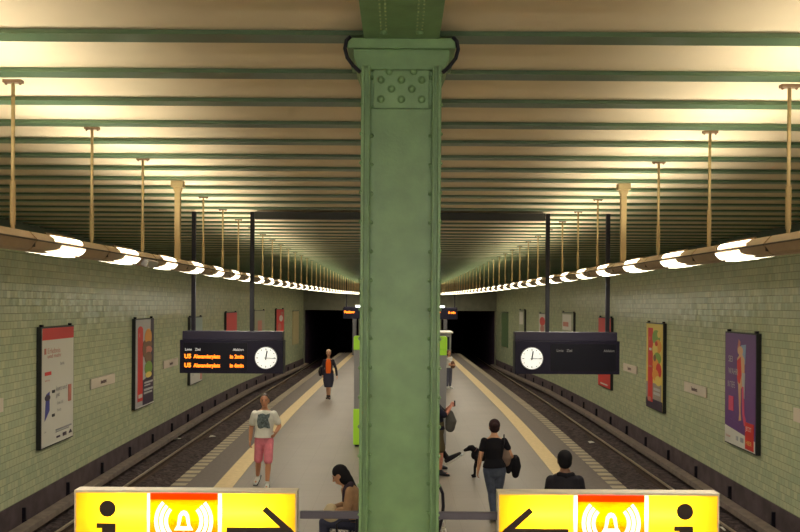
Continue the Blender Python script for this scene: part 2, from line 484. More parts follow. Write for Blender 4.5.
def make_fixture_meshes():
    mb = MB(); mb.prism(LINE_H, .012, PER - .012); fx_mesh['housing'] = mb.mesh('housing', HOUSING)
    mb = MB()
    for s in (-1, 1):
        k = len(mb.v)
        mb.prism([(s * .114, -.007), (s * .114, .007), (s * .122, .003), (s * .122, -.003)], .0, PER - .012)
    mb.prism([(-.10, .02), (.10, .02), (.10, -.05), (-.10, -.05)], .0, .012)
    fx_mesh['seam_strip'] = mb.mesh('seam_strip', mat('seam_dark', (.06, .035, .02), .6))
    for nm, s in (('upper_diffuser', -1), ('upper_diffuser', 1)):
        mb = MB(); window_patch(mb, s, .33, .97, (s * .069, .058), (s * .110, .013), .005)
        fx_mesh[('u', s)] = mb.mesh('upper_diffuser', LENS, True)
        mb = MB(); window_patch(mb, s, .37, .99, (s * .112, -.012), (s * .071, -.071), .010, tail=.13)
        fx_mesh[('l', s)] = mb.mesh('lower_diffuser', LENS, True)
    mb = MB()
    b0 = len(mb.v)
    mb.box(-.04, .04, .44, .92, -.084, -.075); fx_mesh['bottom'] = mb.mesh('bottom_diffuser', LENS)
    mb = MB()
    mb.box(-.055, -.045, .30, .88, .061, .078); mb.box(.045, .055, .30, .88, .061, .078)
    fx_mesh['fin'] = mb.mesh('top_louver', HOUSING)
make_fixture_meshes()
al = bpy.data.lights.new('tube_glow', 'AREA'); al.shape = 'RECTANGLE'; al.size = .10; al.size_y = .56
al.energy = 9.5; al.color = (1, .94, .74); al.spread = math.radians(118)
dl = bpy.data.lights.new('down_glow', 'AREA'); dl.shape = 'RECTANGLE'; dl.size = .07; dl.size_y = .46
dl.energy = 12.5; dl.color = (1, .95, .80)
for s in (-1, 1):
    nvis = 0
    for k in range(-5, 34):
        y = 5.90 + PER * k
        if y > 58.3: break
        xa, xb = X_lamp(y), X_lamp(y + PER); z = EYE + H_lamp(y + PER / 2)
        za, zb = EYE + H_lamp(y), EYE + H_lamp(y + PER)
        if y < 4.3: lab = 'light fitting of the %s ceiling strip, out of the photo behind the viewer' % SIDE[s]
        elif nvis < 12: lab = 'lit segment of the %s hanging light strip, %s from the photo edge' % (SIDE[s], ORD[nvis])
        else: lab = 'lit segment in the far half of the %s hanging light strip' % SIDE[s]
        if y > 4.3: nvis += 1
        e = empty('light_fitting', (s * xa, y, za), 0, lab, 'ceiling light', 'tan light fittings hung in two long strips')
        e.rotation_euler = (math.atan2(zb - za, PER), 0, -s * math.atan2(xb - xa, PER))
        link('housing', fx_mesh['housing'], e); link('seam_strip', fx_mesh['seam_strip'], e)
        for q in (-1, 1):
            link('upper_diffuser', fx_mesh[('u', q)], e); link('lower_diffuser', fx_mesh[('l', q)], e)
        link('bottom_diffuser', fx_mesh['bottom'], e); link('top_louver', fx_mesh['fin'], e)
        lo = bpy.data.objects.new('tube_glow', al); COL.objects.link(lo); lo.parent = e; lo.location = (0, .66, .070); lo.rotation_euler = (PI, 0, 0)
        lo = bpy.data.objects.new('down_glow', dl); COL.objects.link(lo); lo.parent = e; lo.location = (0, .66, -.087)
        # hanger
        top = H_CEIL + .0 - za; thick = (k == 2)
        ry = 1.42
        mb = MB()
        if thick:
            mb.box(-.034, .034, ry - .034, ry + .034, .05, top); mb.build('hanger_rod', ROD, e)
            mb = MB(); mb.box(-.075, .075, ry - .07, ry + .07, top - .085, top); mb.prism([(-.055, top - .085), (.055, top - .085), (.040, top - .14), (-.040, top - .14)], ry - .04, ry + .04)
            mb.build('ceiling_plate', ROD, e)
        else:
            mb.cyl(0, ry, .08, top, .0135, 8); mb.build('hanger_rod', ROD, e, smooth=True)
            mb = MB(); mb.cyl(0, ry, .10, .10 + (top - .1) * .30, .021, 8); mb.tube([(0, ry, .07), (0, ry, .12)], .015, 8); mb.build('sleeve', ROD, e)
            mb = MB(); mb.box(-.065, .065, ry - .025, ry + .025, top - .012, top + .01); mb.ball((-.05, ry, top - .015), .012, 6, 4); mb.ball((.05, ry, top - .015), .012, 6, 4)
            mb.build('ceiling_plate', mat('plate_brown', (.22, .13, .07), .6), e)
mb = MB(); mb.box(-.05, .05, -.19, .19, -.035, .03); mb.box(-.04, .04, -.15, .15, -.05, -.035)
tag(mb.build('loudspeaker', mat('silver_grey', (.42, .40, .40), .4), None, (-2.70, 8.72, EYE + .445), (0.0, .4, .02), bevel=.012),
    'small silver grey speaker box clamped under the left light strip', 'loudspeaker')

# ------------------------------------------------------------------ first green pillar and the girder above it
PY = 4.60
def rivet(mb, x, y, z, r, ax='y'):
    mb.ball((x, y, z), (r, r * .8, r), 10, 6)
pil = empty('steel_pillar', (0, PY, 0), 0, 'green riveted steel pillar standing in the middle foreground', 'pillar')
W = 40.0 * PY / FPX                        # half width
wi = 31.0 * PY / FPX
zt = rz(66, PY)
mb = MB(); mb.box(-W, -wi, 0, .44, 0, zt); mb.box(-W - .0, -W + .02, -.02, 0, 0, zt); mb.box(-W + .038, -wi, -.014, 0, 0, zt)
mb.box(wi, W, 0, .44, 0, zt); mb.box(W - .02, W, -.02, 0, 0, zt); mb.box(wi, W - .038, -.014, 0, 0, zt)
mb.build('corner_flange', GREEN, pil, bevel=.004)
mb = MB(); mb.box(-wi, wi, .035, .40, 0, zt); mb.build('web_plate', GREEN, pil)
mb = MB(); mb.box(-wi + .018, wi - .018, .018, .05, rz(107.5, PY), rz(67, PY)); mb.build('gusset_plate', GREEN, pil, bevel=.003)
for (ppx, ppy) in [(-20.5, 79), (0, 79), (20.5, 79), (-10, 88), (10.5, 88), (-20.5, 98.5), (0, 98.5), (20.5, 98.5), (-12.5, 70.5), (12.5, 70.5)]:
    mb = MB(); rivet(mb, ppx * PY / FPX, .018, rz(ppy, PY), .0215); mb.build('rivet', GREEN, pil, smooth=True)
mb = MB(); py_ = 76.0
while py_ < 930:
    for s in (-1, 1):
        rivet(mb, s * (W - .002), -.014, rz(py_, PY), .0115); rivet(mb, s * (wi - .008), .034, rz(py_, PY), .012)
    py_ += 29.2
tag(mb.build('rivet', GREEN, pil, smooth=True), 'rows of small rivet heads down both edges', kind='stuff')
mb = MB()
cz0, cz1, cz2, cz3 = rz(66, PY), rz(57, PY), rz(49, PY), rz(38.5, PY)
mb.prism([(-.243, cz0 - .02), (.243, cz0 - .02), (.272, cz1), (.272, cz2), (-.272, cz2), (-.272, cz1)], -.0, .46)
mb.build('capital', GREEN, pil, bevel=.005)
mb = MB(); mb.box(-.308, .308, -.015, .48, cz2, cz3); mb.build('cap_plate', GREEN, pil, bevel=.006)
for s in (-1, 1):
    mb = MB(); pts = [(349, 38), (345, 42), (343.6, 50), (346, 59), (352, 67), (359, 73.5)]
    mb.tube([(s * (400 - a) * PY / FPX * -1, -.02 + .0 * i, rz(b, PY)) for i, (a, b) in enumerate(pts)], .011, 8)
    mb.build('cable', BLACK, pil, smooth=True)
mb = MB(); mb.box(-.06, .06, -.03, .12, cz3, cz3 + .055)
gd = empty('longitudinal_girder', (0, 0, 0), 0, 'deep green riveted girder overhead resting on the pillar top', 'girder')
gz = rz(32.5, 4.48)
mb = MB(); mb.box(-.213, .213, Y0, 58.5, gz, gz + .035); mb.build('bottom_flange', GREEN, gd)
mb = MB(); mb.box(-.09, .09, Y0, 58.5, gz + .035, H_CEIL); mb.build('girder_web', GREEN, gd)
mb = MB(); mb.box(-.16, .16, PY + .05, PY + .4, cz3, gz); mb.build('bearing_block', BLACK, gd)
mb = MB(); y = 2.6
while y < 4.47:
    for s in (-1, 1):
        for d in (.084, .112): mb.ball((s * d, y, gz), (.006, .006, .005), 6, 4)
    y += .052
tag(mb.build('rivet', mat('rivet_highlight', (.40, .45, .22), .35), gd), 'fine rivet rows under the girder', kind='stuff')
mb = MB()
for s in (-1, 1): mb.ball((s * .098, 4.47, gz - .002), (.022, .022, .016), 10, 6)
mb.build('bolt_head', GREEN, gd, smooth=True)
# further pillars of the row
for yy in (11.9, 19.2, 26.5, 33.8, 41.1, 48.4):
    p2 = empty('steel_pillar', (0, yy, 0), 0, 'green steel pillar hidden in line behind the foreground pillar', 'pillar', 'green pillars down the middle of the platform')
    mb = MB(); mb.box(-.2, -.15, -.2, .2, 0, gz - .08); mb.box(.15, .2, -.2, .2, 0, gz - .08); mb.build('corner_flange', GREEN, p2)
    mb = MB(); mb.box(-.15, .15, -.16, .16, 0, gz - .08); mb.build('web_plate', GREEN, p2)
    mb = MB(); mb.box(-.26, .26, -.26, .26, gz - .14, gz); mb.build('capital', GREEN, p2)

# ------------------------------------------------------------------ departure boards
def board(X0, X1, Y, zb, zt, ztt, poles, clock_x, lit, label, far=False):
    """X0..X1 main case, zb..zt its height, ztt the top of the header box"""
    cx = (X0 + X1) / 2; b = empty('departure_board', (cx, Y + .14, zb), 0, label, 'departure board')
    w = (X1 - X0) / 2; h = zt - zb; hh = ztt - zb
    MB().box(-w, w, -.14, .14, 0, h).build('display_case', NAVY, b, bevel=.008)
    hx = .035
    MB().box(-w + (hx if clock_x > cx else 0), w - (hx if clock_x < cx else .015), -.11, .11, h, hh).build('header_box', NAVY2, b, bevel=.008)
    for px_ in poles:
        MB().box(px_ - cx - .033, px_ - cx + .033, -.03, .03, hh, H_CEIL + .02 - zb).build('hanger_pole', BLACK, b)
    WT = mat('board_letters', (.62, .60, .58), .6, emit=.35) if lit else mat('board_letters_dim', (.26, .25, .26), .6)
    OR = mat('orange_display', (1, .20, .010), .5, emit=1.5)
    # display panel glass inset
    if not far:
        c = clock_x - cx; g0, g1 = (-w + .06, c - .32) if c > 0 else (c + .32, w - .06)
        MB().box(g0, g1, -.146, -.138, .05, h - .045).build('display_panel', mat('panel_black', (.006, .005, .011), .4, spec=.2), b, bevel=.002)
        cr = .181; zc = h * .475
        ck = MB().tube([(c, -.135, zc), (c, -.165, zc)], cr + .012, 40).build('clock_rim', mat('clock_rim_grey', (.22, .22, .24), .4), b)
        cf = MB().tube([(c, -.14, zc), (c, -.170, zc)], cr, 40).build('clock_face', mat('clock_white', (.80, .80, .76), .5, emit=.42), b)
        for i in range(12):
            a = i * PI / 6; r0 = cr * (.72 if i % 3 == 0 else .80); r1 = cr * .90; wd = .006
            m_ = MB(); dx, dz = math.sin(a), math.cos(a)
            m_.tube([(c + dx * r0, -.171, zc + dz * r0), (c + dx * r1, -.171, zc + dz * r1)], wd, 4)
            m_.build('hour_mark', BLACK, cf)
        for (a, L, wd, nm, mm, dd) in ((math.radians(9), .125, .0105, 'hour_hand', BLACK, .174), (math.radians(92), .17, .006, 'minute_hand', mat('hand_glare_grey', (.30, .30, .30), .5), .177)):  # minute hand coloured grey to stand for glare on it
            dx, dz = math.sin(a), math.cos(a)
            MB().tube([(c - dx * .03, -dd, zc - dz * .03), (c + dx * L, -dd, zc + dz * L)], wd, 4).build(nm, mm, cf)
        x0 = g0 + .03; x1 = g1 - .33
        if c > 0: xa = x0; xt = x0 + .16; xr = g1 - .265
        else: xa = g0 + .10; xt = xa + .17; xr = g1 - .235
        zz = h - .180
        text('Linie', .062, WT, b, 'heading_text', (xa, -.149, zz)); text('Ziel', .062, WT, b, 'heading_text', (xa + .17, -.149, zz))
        text('Abfahrt', .060, WT, b, 'heading_text', (xr + .02, -.149, zz))
        if lit:
            for i, t in enumerate(('in 2min', 'in 6min')):
                z = zz - .128 - .152 * i
                text('U5', .098, OR, b, 'display_text', (xa - .01, -.149, z), bold=.004)
                text('Alexanderplatz', .088, OR, b, 'display_text', (xt - .01, -.149, z), stretch=.84, bold=.003)
                text(t, .088, OR, b, 'display_text', (xr - .03, -.149, z), stretch=.90, bold=.003)
    else:
        for i in range(2):
            z = h - .30 - .26 * i
        text('Pankow', .20, OR, b, 'display_text', (-w + .08, -.15, h - .32), bold=.012)
        text('6 min', .20, OR, b, 'display_text', (w - .58, -.15, h - .32), bold=.012)
    return b
BD = 13.8
board(rx(180, BD), rx(283.5, BD), BD, rz(374.5, BD), rz(341.2, BD), rz(332.3, BD), [rx(191.5, BD), rx(250.5, BD)], rx(266.5, BD), True,
      'hanging departure board showing orange U5 lines with a white clock')
board(rx(515.5, BD), rx(620, BD), BD, rz(373.2, BD), rz(340.2, BD), rz(331.2, BD), [rx(548.8, BD), rx(609.6, BD)], rx(532, BD), False,
      'hanging departure board with blank dark display and clock at its left')
MB().box(rx(253.4, BD), rx(545.6, BD), BD + .07, BD + .21, rz(219.2, BD), H_CEIL + .02).build('cross_channel', mat('channel_dark', (.035, .036, .034), .6))
tag(bpy.data.objects['cross_channel'], 'dark steel channel across the ceiling between the two board poles', 'channel')
BF = 51.0
board(rx(343, BF), rx(371, BF), BF, rz(319, BF), rz(308.2, BF), rz(307, BF), [rx(346.3, BF), rx(366, BF)], 9, True, 'tiny far departure board with orange text over the left platform side', True)
board(rx(429, BF), rx(457.5, BF), BF, rz(319, BF), rz(308.2, BF), rz(307, BF), [rx(434, BF), rx(454.8, BF)], 9, True, 'tiny far departure board with orange text over the right platform side', True)
b = empty('strip_lamp', (0, 49.5, rz(307, 49.5)), 0, 'white strip lamp crossing behind the pillar near the far boards', 'ceiling light')
MB().box(-2.75, 2.75, -.06, .06, .07, .13).build('housing', WHITE, b)
MB().tube([(-2.7, 0, .03), (2.7, 0, .03)], .05, 10).build('tube', mat('cool_tube', (.95, 1, .92), .5, emit=6), b)
for x in (-2.2, 2.2): MB().cyl(x, 0, .13, H_CEIL + .02 - rz(307, 49.5), .02, 6).build('hanger_rod', ROD, b)

# ------------------------------------------------------------------ lit guidance signs in the foreground
SY = 4.55
T_YEL = translucent('sign_yellow', (1.0, .72, .10)); T_RED = translucent('sign_red', (1.0, .09, .006)); T_WHT = translucent('sign_white', (1, .97, .85))
T_RED_LIT = translucent('sign_red_lit', (1.0, .30, .012))
INK = mat('sign_ink', (.022, .008, .004), .5)
CASE = mat('sign_case', (.60, .50, .36), .45)
def sign(xl, xr, ytop, order, label):
    k = SY / FPX; X0, X1 = rx(xl, SY), rx(xr, SY); w = X1 - X0; H = .36; zt_ = rz(ytop, SY); z0 = zt_ - H
    e = empty('guidance_sign', (X0, SY, z0), 0, label, 'sign')
    t = .014
    mb = MB(); mb.box(0, w, 0, .085, H - t, H); mb.box(0, w, 0, .085, 0, t); mb.box(0, t * .6, 0, .085, t, H - t); mb.box(w - t * .6, w, 0, .085, t, H - t); mb.box(0, w, .075, .085, t, H - t)
    mb.build('sign_case', CASE, e)
    MB().box(.009, w - .009, .068, .074, t, H - t).build('reflector', mat('reflector_white', (.85, .85, .8), .7), e)
    # fluorescent tubes behind the panels
    for (a, b_) in ((w * .13, w * .49), (w * .51, w * .87)):
        MB().tube([(a, .032, H - .125), (b_, .032, H - .125)], .012, 10).build('tube', mat('sign_tube', (1, .94, .75), .5, emit=120), e)
    px = lambda a: (a - xl) * k                   # photo column -> local x
    pz = lambda y: zt_ - z0 - (y - ytop) * k       # photo row -> local z
    for (kind, a, b_) in order:
        m_ = {'i': T_YEL, 'arrow': T_YEL, 'sos': T_RED_LIT, 'white': T_WHT}[kind]
        nm = {'i': 'yellow_panel', 'arrow': 'yellow_panel', 'sos': 'red_panel_lit', 'white': 'white_divider'}[kind]
        xa, xb = max(px(a), t * .6), min(px(b_), w - t * .6)
        if kind == 'sos':
            pn = MB().box(xa, xb, .004, .009, t, H - .052).build(nm, m_, e)
            MB().box(xa, xb, .004, .009, H - .052, H - t).build('red_panel_dim', T_RED, e)  # red panel turned orange below its top: backlight's bright zone put into the colour
        else: pn = MB().box(xa, xb, .004, .009, t, H - t).build(nm, m_, e)
        if kind == 'i':
            c = px((a + b_) / 2 - (3 if xl < 300 else -1)); c += 0
            zc = pz(ytop + 18.5)
            MB().tube([(c, .0035, zc), (c, -.002, zc)], .046, 28).build('icon_dot', INK, pn)
            sg = -1
            MB().prism([(c - .060, zc - .082), (c + .046, zc - .082), (c + .046, zc - .23), (c + .064, zc - .23), (c + .064, zc - .26), (c - .064, zc - .26), (c - .064, zc - .23), (c - .03, zc - .23), (c - .03, zc - .108), (c - .060, zc - .108)], -.002, .0035).build('icon_stem', INK, pn)
        if kind == 'arrow':
            d = 1 if xl < 300 else -1
            tipx = px(297 if d > 0 else 501); tz = pz(ytop + 40.5)
            def bar(x0, z0_, x1, z1_, th):
                dx, dz = x1 - x0, z1_ - z0_; L = math.hypot(dx, dz); nx_, nz_ = -dz / L * th / 2, dx / L * th / 2
                return [(x0 + nx_, z0_ + nz_), (x1 + nx_, z1_ + nz_), (x1 - nx_, z1_ - nz_), (x0 - nx_, z0_ - nz_)]
            xs = px(265.5 if d > 0 else 532.5)
            m1 = MB(); m1.prism(bar(xs, pz(ytop + 17.5), tipx - d * .02, tz - .012, .034), -.002, .0035)
            m1.prism(bar(xs, tz - (pz(ytop + 17.5) - tz), tipx - d * .02, tz + .012, .034), -.0021, .0034)
            m1.prism(bar(px(228 if d > 0 else 570), tz, tipx - d * .03, tz, .046), -.0022, .0033)
            m1.build('icon_arrow', INK, pn)
        if kind == 'sos':
            c = px((a + b_) / 2); cz = pz(ytop + 30.5)
            WI = mat('sign_white_icon', (1, .93, .70), .5, emit=1.15)
            s_ = .0056
            # bell outline with an open middle
            out = [(-9.5, -9), (-6.5, -4), (-5.2, 6), (-3, 9.6), (0, 10.8), (3, 9.6), (5.2, 6), (6.5, -4), (9.5, -9)]
            inn = [(5.2, -5.8), (3.1, -.2), (2.1, 4.5), (0, 6.4), (-2.1, 4.5), (-3.1, -.2), (-5.2, -5.8)]
            m1 = MB()
            halfL = [(-9.5, -9), (-6.5, -4), (-5.2, 6), (-3, 9.6), (0, 10.8), (0, 6.4), (-2.1, 4.5), (-3.0, -1), (-4.2, -5.4), (0, -5.4), (0, -9)]
            m1.prism([(c + x * s_, cz + z * s_) for x, z in halfL][::-1], -.003, .0034)
            m1.prism([(c - x * s_, cz + z * s_) for x, z in halfL], -.003, .0034)
            m1.tube([(c, .003, cz - 14 * s_), (c, -.003, cz - 14 * s_)], 3 * s_, 16)
            m1.build('icon_bell', WI, pn)
            for sg in (-1, 1):
                for R_ in (16, 21, 26):
                    m1 = MB(); P_ = [];
                    for i in range(9):
                        an = math.radians(-42 + 84 * i / 8)
                        P_.append((c + sg * (math.cos(an) * R_ - 0) * s_, cz + math.sin(an) * R_ * s_))
                    Q_ = []
                    for i in range(9):
                        an = math.radians(42 - 84 * i / 8)
                        Q_.append((c + sg * math.cos(an) * (R_ + 3.4) * s_, cz + math.sin(an) * (R_ + 3.4) * s_))
                    m1.prism(P_ + Q_, -.003, .0034); m1.build('sound_wave', WI, pn)
    # end brackets
    return e
sign(75.5, 298, 492.0, [('i', 75.5, 148), ('white', 148, 151), ('sos', 151, 219), ('white', 219, 223), ('arrow', 223, 298)],
     'lit yellow and red guidance sign at the left with right-pointing arrow')
sign(499, 720.5, 491.6, [('arrow', 499, 575), ('white', 575, 579), ('sos', 579, 646), ('white', 646, 650), ('i', 650, 720.5)],
     'lit yellow and red guidance sign at the right with left-pointing arrow')
for s in (-1, 1):
    a, b_ = sorted((rx(400 + s * 99.5, SY), s * (W - .005)))
    o = MB().box(a, b_, SY + .03, SY + .055, rz(519.5, SY + .03), rz(511, SY + .05)).build('sign_bar', mat('bar_mauve', (.075, .062, .085), .5), bevel=.004)
    tag(o, 'dark flat bar between the green pillar and the %s lit sign' % SIDE[s], 'bar')

# ------------------------------------------------------------------ posters, plates on the walls
def on_wall(side, off, frac=0.0):
    """depth at which a wall point appears `off` pixels from the vanishing column"""
    y = 20.0
    for _ in range(60): y = .5 * y + .5 * ((X_wall(y) - .10) * FPX / off)
    return y
def wall_item(name, side, offa, offb, ztop, zbot, label, cat, group=None, depth=.075):
    """offa nearer (bigger offset) .. offb farther; returns empty, width, height. local x = reading direction, -y = towards platform"""
    ya, yb = on_wall(side, offa), on_wall(side, offb)
    w = yb - ya
    xa, xb = X_wall(ya), X_wall(yb)
    lean = math.atan2(xb - xa, w)
    if side < 0: loc = (-xa, ya, zbot); rot = PI / 2 + lean
    else: loc = (xb, yb, zbot); rot = -PI / 2 - lean
    e = empty(name, loc, rot, label, cat, group)
    return e, math.hypot(w, xb - xa), ztop - zbot, ya, yb
def poster(side, offa, offb, ptop, pbot, label, paper, art, rail=True):
    """ptop/pbot are photo rows at the nearer edge"""
    ya = on_wall(side, offa); ptop -= side * .8 * offa / 360; pbot -= side * .8 * offa / 360
    e, w, h, ya, yb = wall_item('wall_poster', side, offa, offb, rz(ptop, ya), rz(pbot, ya), label, 'poster', 'framed posters on the tile walls')
    MB().box(0, w, -.10, -.0, 0, h).build('poster_frame', mat('frame_black', (.012, .012, .014), .5), e, bevel=.006)
    MB().box(.035, w - .035, -.106, -.099, .03, h - .03).build('poster_sheet', paper, e)
    if rail:
        for x in (.12, w - .12):
            MB().box(x - .03, x + .03, -.09, -.02, h, h + .05).build('hook', BLACK, e)
    i = 0
    for a in art:
        i += 1; d = -.1065 - .0006 * i
        if a[0] == 'r':
            _, u0, v0, u1, v1, m_ = a
            MB().box(.035 + (w - .07) * u0, .035 + (w - .07) * u1, d - .001, -.1058, .03 + (h - .06) * v0, .03 + (h - .06) * v1).build('printed_block', m_, e)
        elif a[0] == 'p':
            _, pts, m_ = a
            MB().prism([(.035 + (w - .07) * u, .03 + (h - .06) * v) for u, v in pts], d - .001, -.1058).build('printed_shape', m_, e)
        elif a[0] == 'e':
            _, u, v, ru, rv, m_ = a
            MB().prism([(.035 + (w - .07) * (u + ru * math.cos(t * PI / 8)), .03 + (h - .06) * (v + rv * math.sin(t * PI / 8))) for t in range(16)], d - .001, -.1058).build('printed_shape', m_, e)
        elif a[0] == 't':
            _, u, v, sz, st, m_ = a[:6]
            text(st, sz, m_, e, 'printed_text', (.035 + (w - .07) * u, d - .0005, .03 + (h - .06) * v), stretch=a[6] if len(a) > 6 else 1, depth=.0004)
    return e
PW = mat('paper_white', (.64, .62, .57), .5); PR = mat('print_red', (.62, .03, .025), .5); PG = mat('print_grey', (.30, .29, .32), .6)
PP = mat('print_purple', (.13, .05, .21), .45); PK = mat('print_dark', (.045, .025, .055), .5); PB = mat('print_blue', (.06, .06, .30), .5)
PSK = mat('print_skin', (.62, .36, .20), .5); PPK = mat('print_pink', (.62, .07, .16), .5); PCY = mat('print_sky', (.22, .33, .50), .5)
POR = mat('print_orange', (.72, .30, .04), .5); PGR = mat('print_leaf', (.20, .34, .06), .5); PYE = mat('print_yellow', (.72, .55, .12), .5); PLG = mat('print_light_grey', (.42, .42, .44), .5)
PBR = mat('print_brown', (.20, .10, .05), .5); PFP = mat('print_faded_red', (.52, .17, .13), .5)
# left wall
poster(-1, 358.5, 326, 328.7, 452, 'white poster with red top band and coloured text, nearest on left wall', PW, [
    ('r', 0, .90, 1, 1, PR), ('r', .06, .78, .12, .83, PFP), ('t', .15, .785, .16, 'Erlebnis', PFP, 1.4), ('t', .15, .745, .13, 'und mehr', PFP, 1.5),
    ('t', .55, .67, .10, 'Berlin', PG), ('r', .08, .60, .27, .63, PR), ('t', .08, .55, .07, 'jetzt neu', PFP),
    ('t', .42, .45, .16, 'kurz und', PG, 1.1), ('t', .42, .40, .14, 'gut', PG, 1.2), ('p', [(.08, .22), (.22, .30), (.22, .46), (.12, .44)], PB), ('e', .16, .41, .08, .025, PK),
    ('r', .30, .44, .38, .465, BLACK), ('r', .30, .235, .38, .26, BLACK), ('t', .45, .33, .10, 'Linie U5', PG), ('t', .45, .27, .10, 'heute', PG), ('r', .82, .33, .92, .48, PFP),
    ('r', .42, .105, .93, .118, PG), ('r', .42, .09, .85, .098, PG), ('r', .45, .04, .55, .055, PK), ('r', .65, .035, .76, .065, PK), ('p', [(.85, .04), (.95, .04), (.90, .07)], PK), ('t', .06, .12, .06, 'Info', PG)])
poster(-1, 264.5, 246, 320, 411.8, 'food poster with red stripe and burger, second along the left wall', PLG, [
    ('p', [(0, 0), (1, 0), (1, .36), (.38, .30), (.38, 0)], PK), ('r', .10, .07, .38, .90, PR), ('e', .24, .88, .14, .045, PR), ('t', .16, .80, .16, '1', PW, 1.4),
    ('r', .82, .32, 1, 1, PK), ('e', .68, .79, .20, .10, POR), ('e', .68, .70, .22, .045, PBR), ('e', .68, .64, .22, .045, PFP), ('e', .68, .55, .20, .07, PBR), ('e', .70, .43, .22, .08, PGR), ('e', .70, .35, .18, .035, PYE),
    ('e', .46, .66, .10, .10, PBR), ('r', .46, .255, .94, .275, PLG), ('r', .46, .225, .80, .24, PLG), ('r', .44, .17, .95, .195, PLG), ('r', .44, .135, .9, .155, PLG), ('r', .14, .11, .34, .15, PW), ('r', .08, .0, 1, .012, PW)])
poster(-1, 209.5, 197.5, 318, 386.5, 'pale poster partly behind the left departure board', PLG, [
    ('r', 0, .45, 1, 1, mat('print_teal', (.28, .36, .34), .5)), ('r', 0, 0, 1, .45, PW), ('t', .10, .12, .18, 'neu', PG, 1.3), ('r', .82, .02, .97, .22, PFP), ('r', .05, .25, .6, .30, PLG)])
poster(-1, 173.5, 163, 313, 361, 'plain bright red poster above the left departure board', PR, [('t', .40, .38, .35, '1', PW, 1.2), ('r', .25, .32, .75, .35, PW)])
poster(-1, 145.5, 135, 311, 352, 'greenish grey poster with thin dark frame, fifth along the left wall', mat('print_olive', (.30, .31, .20), .5), [('r', .3, .45, .7, .75, PFP), ('r', .1, .1, .9, .3, mat('print_olive', (0, 0, 0)))])
poster(-1, 123.5, 116, 309.5, 347, 'red and white poster just right of the left clock', PR, [('e', .6, .75, .25, .09, PW), ('e', .4, .5, .25, .12, PFP), ('r', .2, .30, .8, .36, PW), ('r', .55, .85, .9, .93, PFP)])
# right wall (first column = nearer edge)
poster(1, 357, 325.5, 332.5, 454.5, 'purple poster with red-dressed figure, nearest on the right wall', PP, [
    ('r', 0, 0, 1, .155, PW), ('p', [(0, .155), (1, .10), (1, .155), (.5, .2), (0, .235)], PP), ('p', [(0, .155), (1, .10), (1, .09), (0, .13)], PW),
    ('p', [(.42, .86), (.50, .84), (.52, .93), (.46, .95)], PFP), ('p', [(.54, .90), (.70, .91), (.68, .74), (.56, .72)], PCY), ('e', .52, .85, .09, .04, PSK), ('p', [(.42, .78), (.55, .84), (.66, .78), (.66, .58), (.56, .52), (.44, .56)], PSK),
    ('p', [(.42, .76), (.54, .80), (.57, .64), (.50, .54), (.42, .60)], PR), ('p', [(.58, .66), (.68, .66), (.66, .44), (.60, .42)], PLG),
    ('p', [(.46, .56), (.55, .56), (.54, .30), (.56, .24), (.48, .23), (.50, .30)], PSK), ('p', [(.58, .54), (.64, .54), (.66, .30), (.74, .21), (.66, .20), (.60, .30)], PPK),
    ('t', .12, .74, .20, 'SEI', PLG, 1.1), ('t', .12, .63, .20, 'WAHR', PLG, .95), ('t', .10, .51, .20, 'IN TIEFE', PLG, .6), ('r', .14, .30, .30, .43, PPK), ('r', .70, .10, .96, .24, PR), ('r', .70, .01, .96, .10, PR), ('t', .72, .17, .13, 'JETZT', PW, .9), ('t', .72, .05, .13, 'HIER', PYE, 1.2),
    ('t', .05, .055, .08, 'theater', PFP, 1.2), ('r', .40, .05, .46, .09, PLG), ('r', .55, .05, .64, .09, PG)])
poster(1, 263.5, 246.5, 322.5, 412.5, 'colourful salad poster with red stripe, second along right wall', PYE, [
    ('r', 0, 0, 1, .11, PK), ('r', 0, .11, .94, .30, mat('print_stone', (.30, .25, .22), .5)), ('r', .12, .07, .42, .95, PR), ('t', .2, .80, .16, '1', PW, 1.4), ('r', .19, .68, .34, .71, PW), ('r', .17, .48, .36, .50, PFP),
    ('e', .62, .84, .24, .09, PGR), ('e', .74, .74, .20, .08, POR), ('e', .56, .70, .16, .08, PYE), ('e', .70, .60, .22, .07, PGR), ('e', .60, .52, .18, .08, POR), ('e', .78, .46, .16, .09, PR), ('e', .60, .40, .20, .07, POR), ('e', .76, .34, .18, .06, PYE),
    ('e', .64, .77, .08, .03, PR), ('e', .8, .88, .1, .04, PYE), ('e', .55, .60, .08, .04, PBR), ('r', .50, .22, .88, .25, PLG), ('r', .50, .17, .88, .20, PLG), ('e', .24, .10, .12, .025, PFP)])
poster(1, 211, 198.5, 317, 389.5, 'plain bright red poster behind the right departure board', PR, [('r', .2, .03, .8, .05, PW), ('r', .3, .5, .7, .55, PW)])
poster(1, 173.5, 162, 312, 360, 'small white notice poster between board poles on right wall', mat('print_tile_green', (.30, .32, .21), .5), [('r', .05, .62, .85, .97, PW), ('r', .1, .7, .6, .8, PFP)])
poster(1, 146, 139, 313, 352, 'red and white poster left of the right board pole', PW, [('r', 0, .0, 1, .5, PR), ('e', .5, .8, .4, .12, PR), ('e', .5, .6, .3, .1, PFP)])
poster(1, 124.5, 119, 309.5, 346, 'pale poster with dark frame, farthest framed on right wall', mat('print_tile_green', (0, 0, 0)), [('r', .1, .6, .8, .95, PW)])
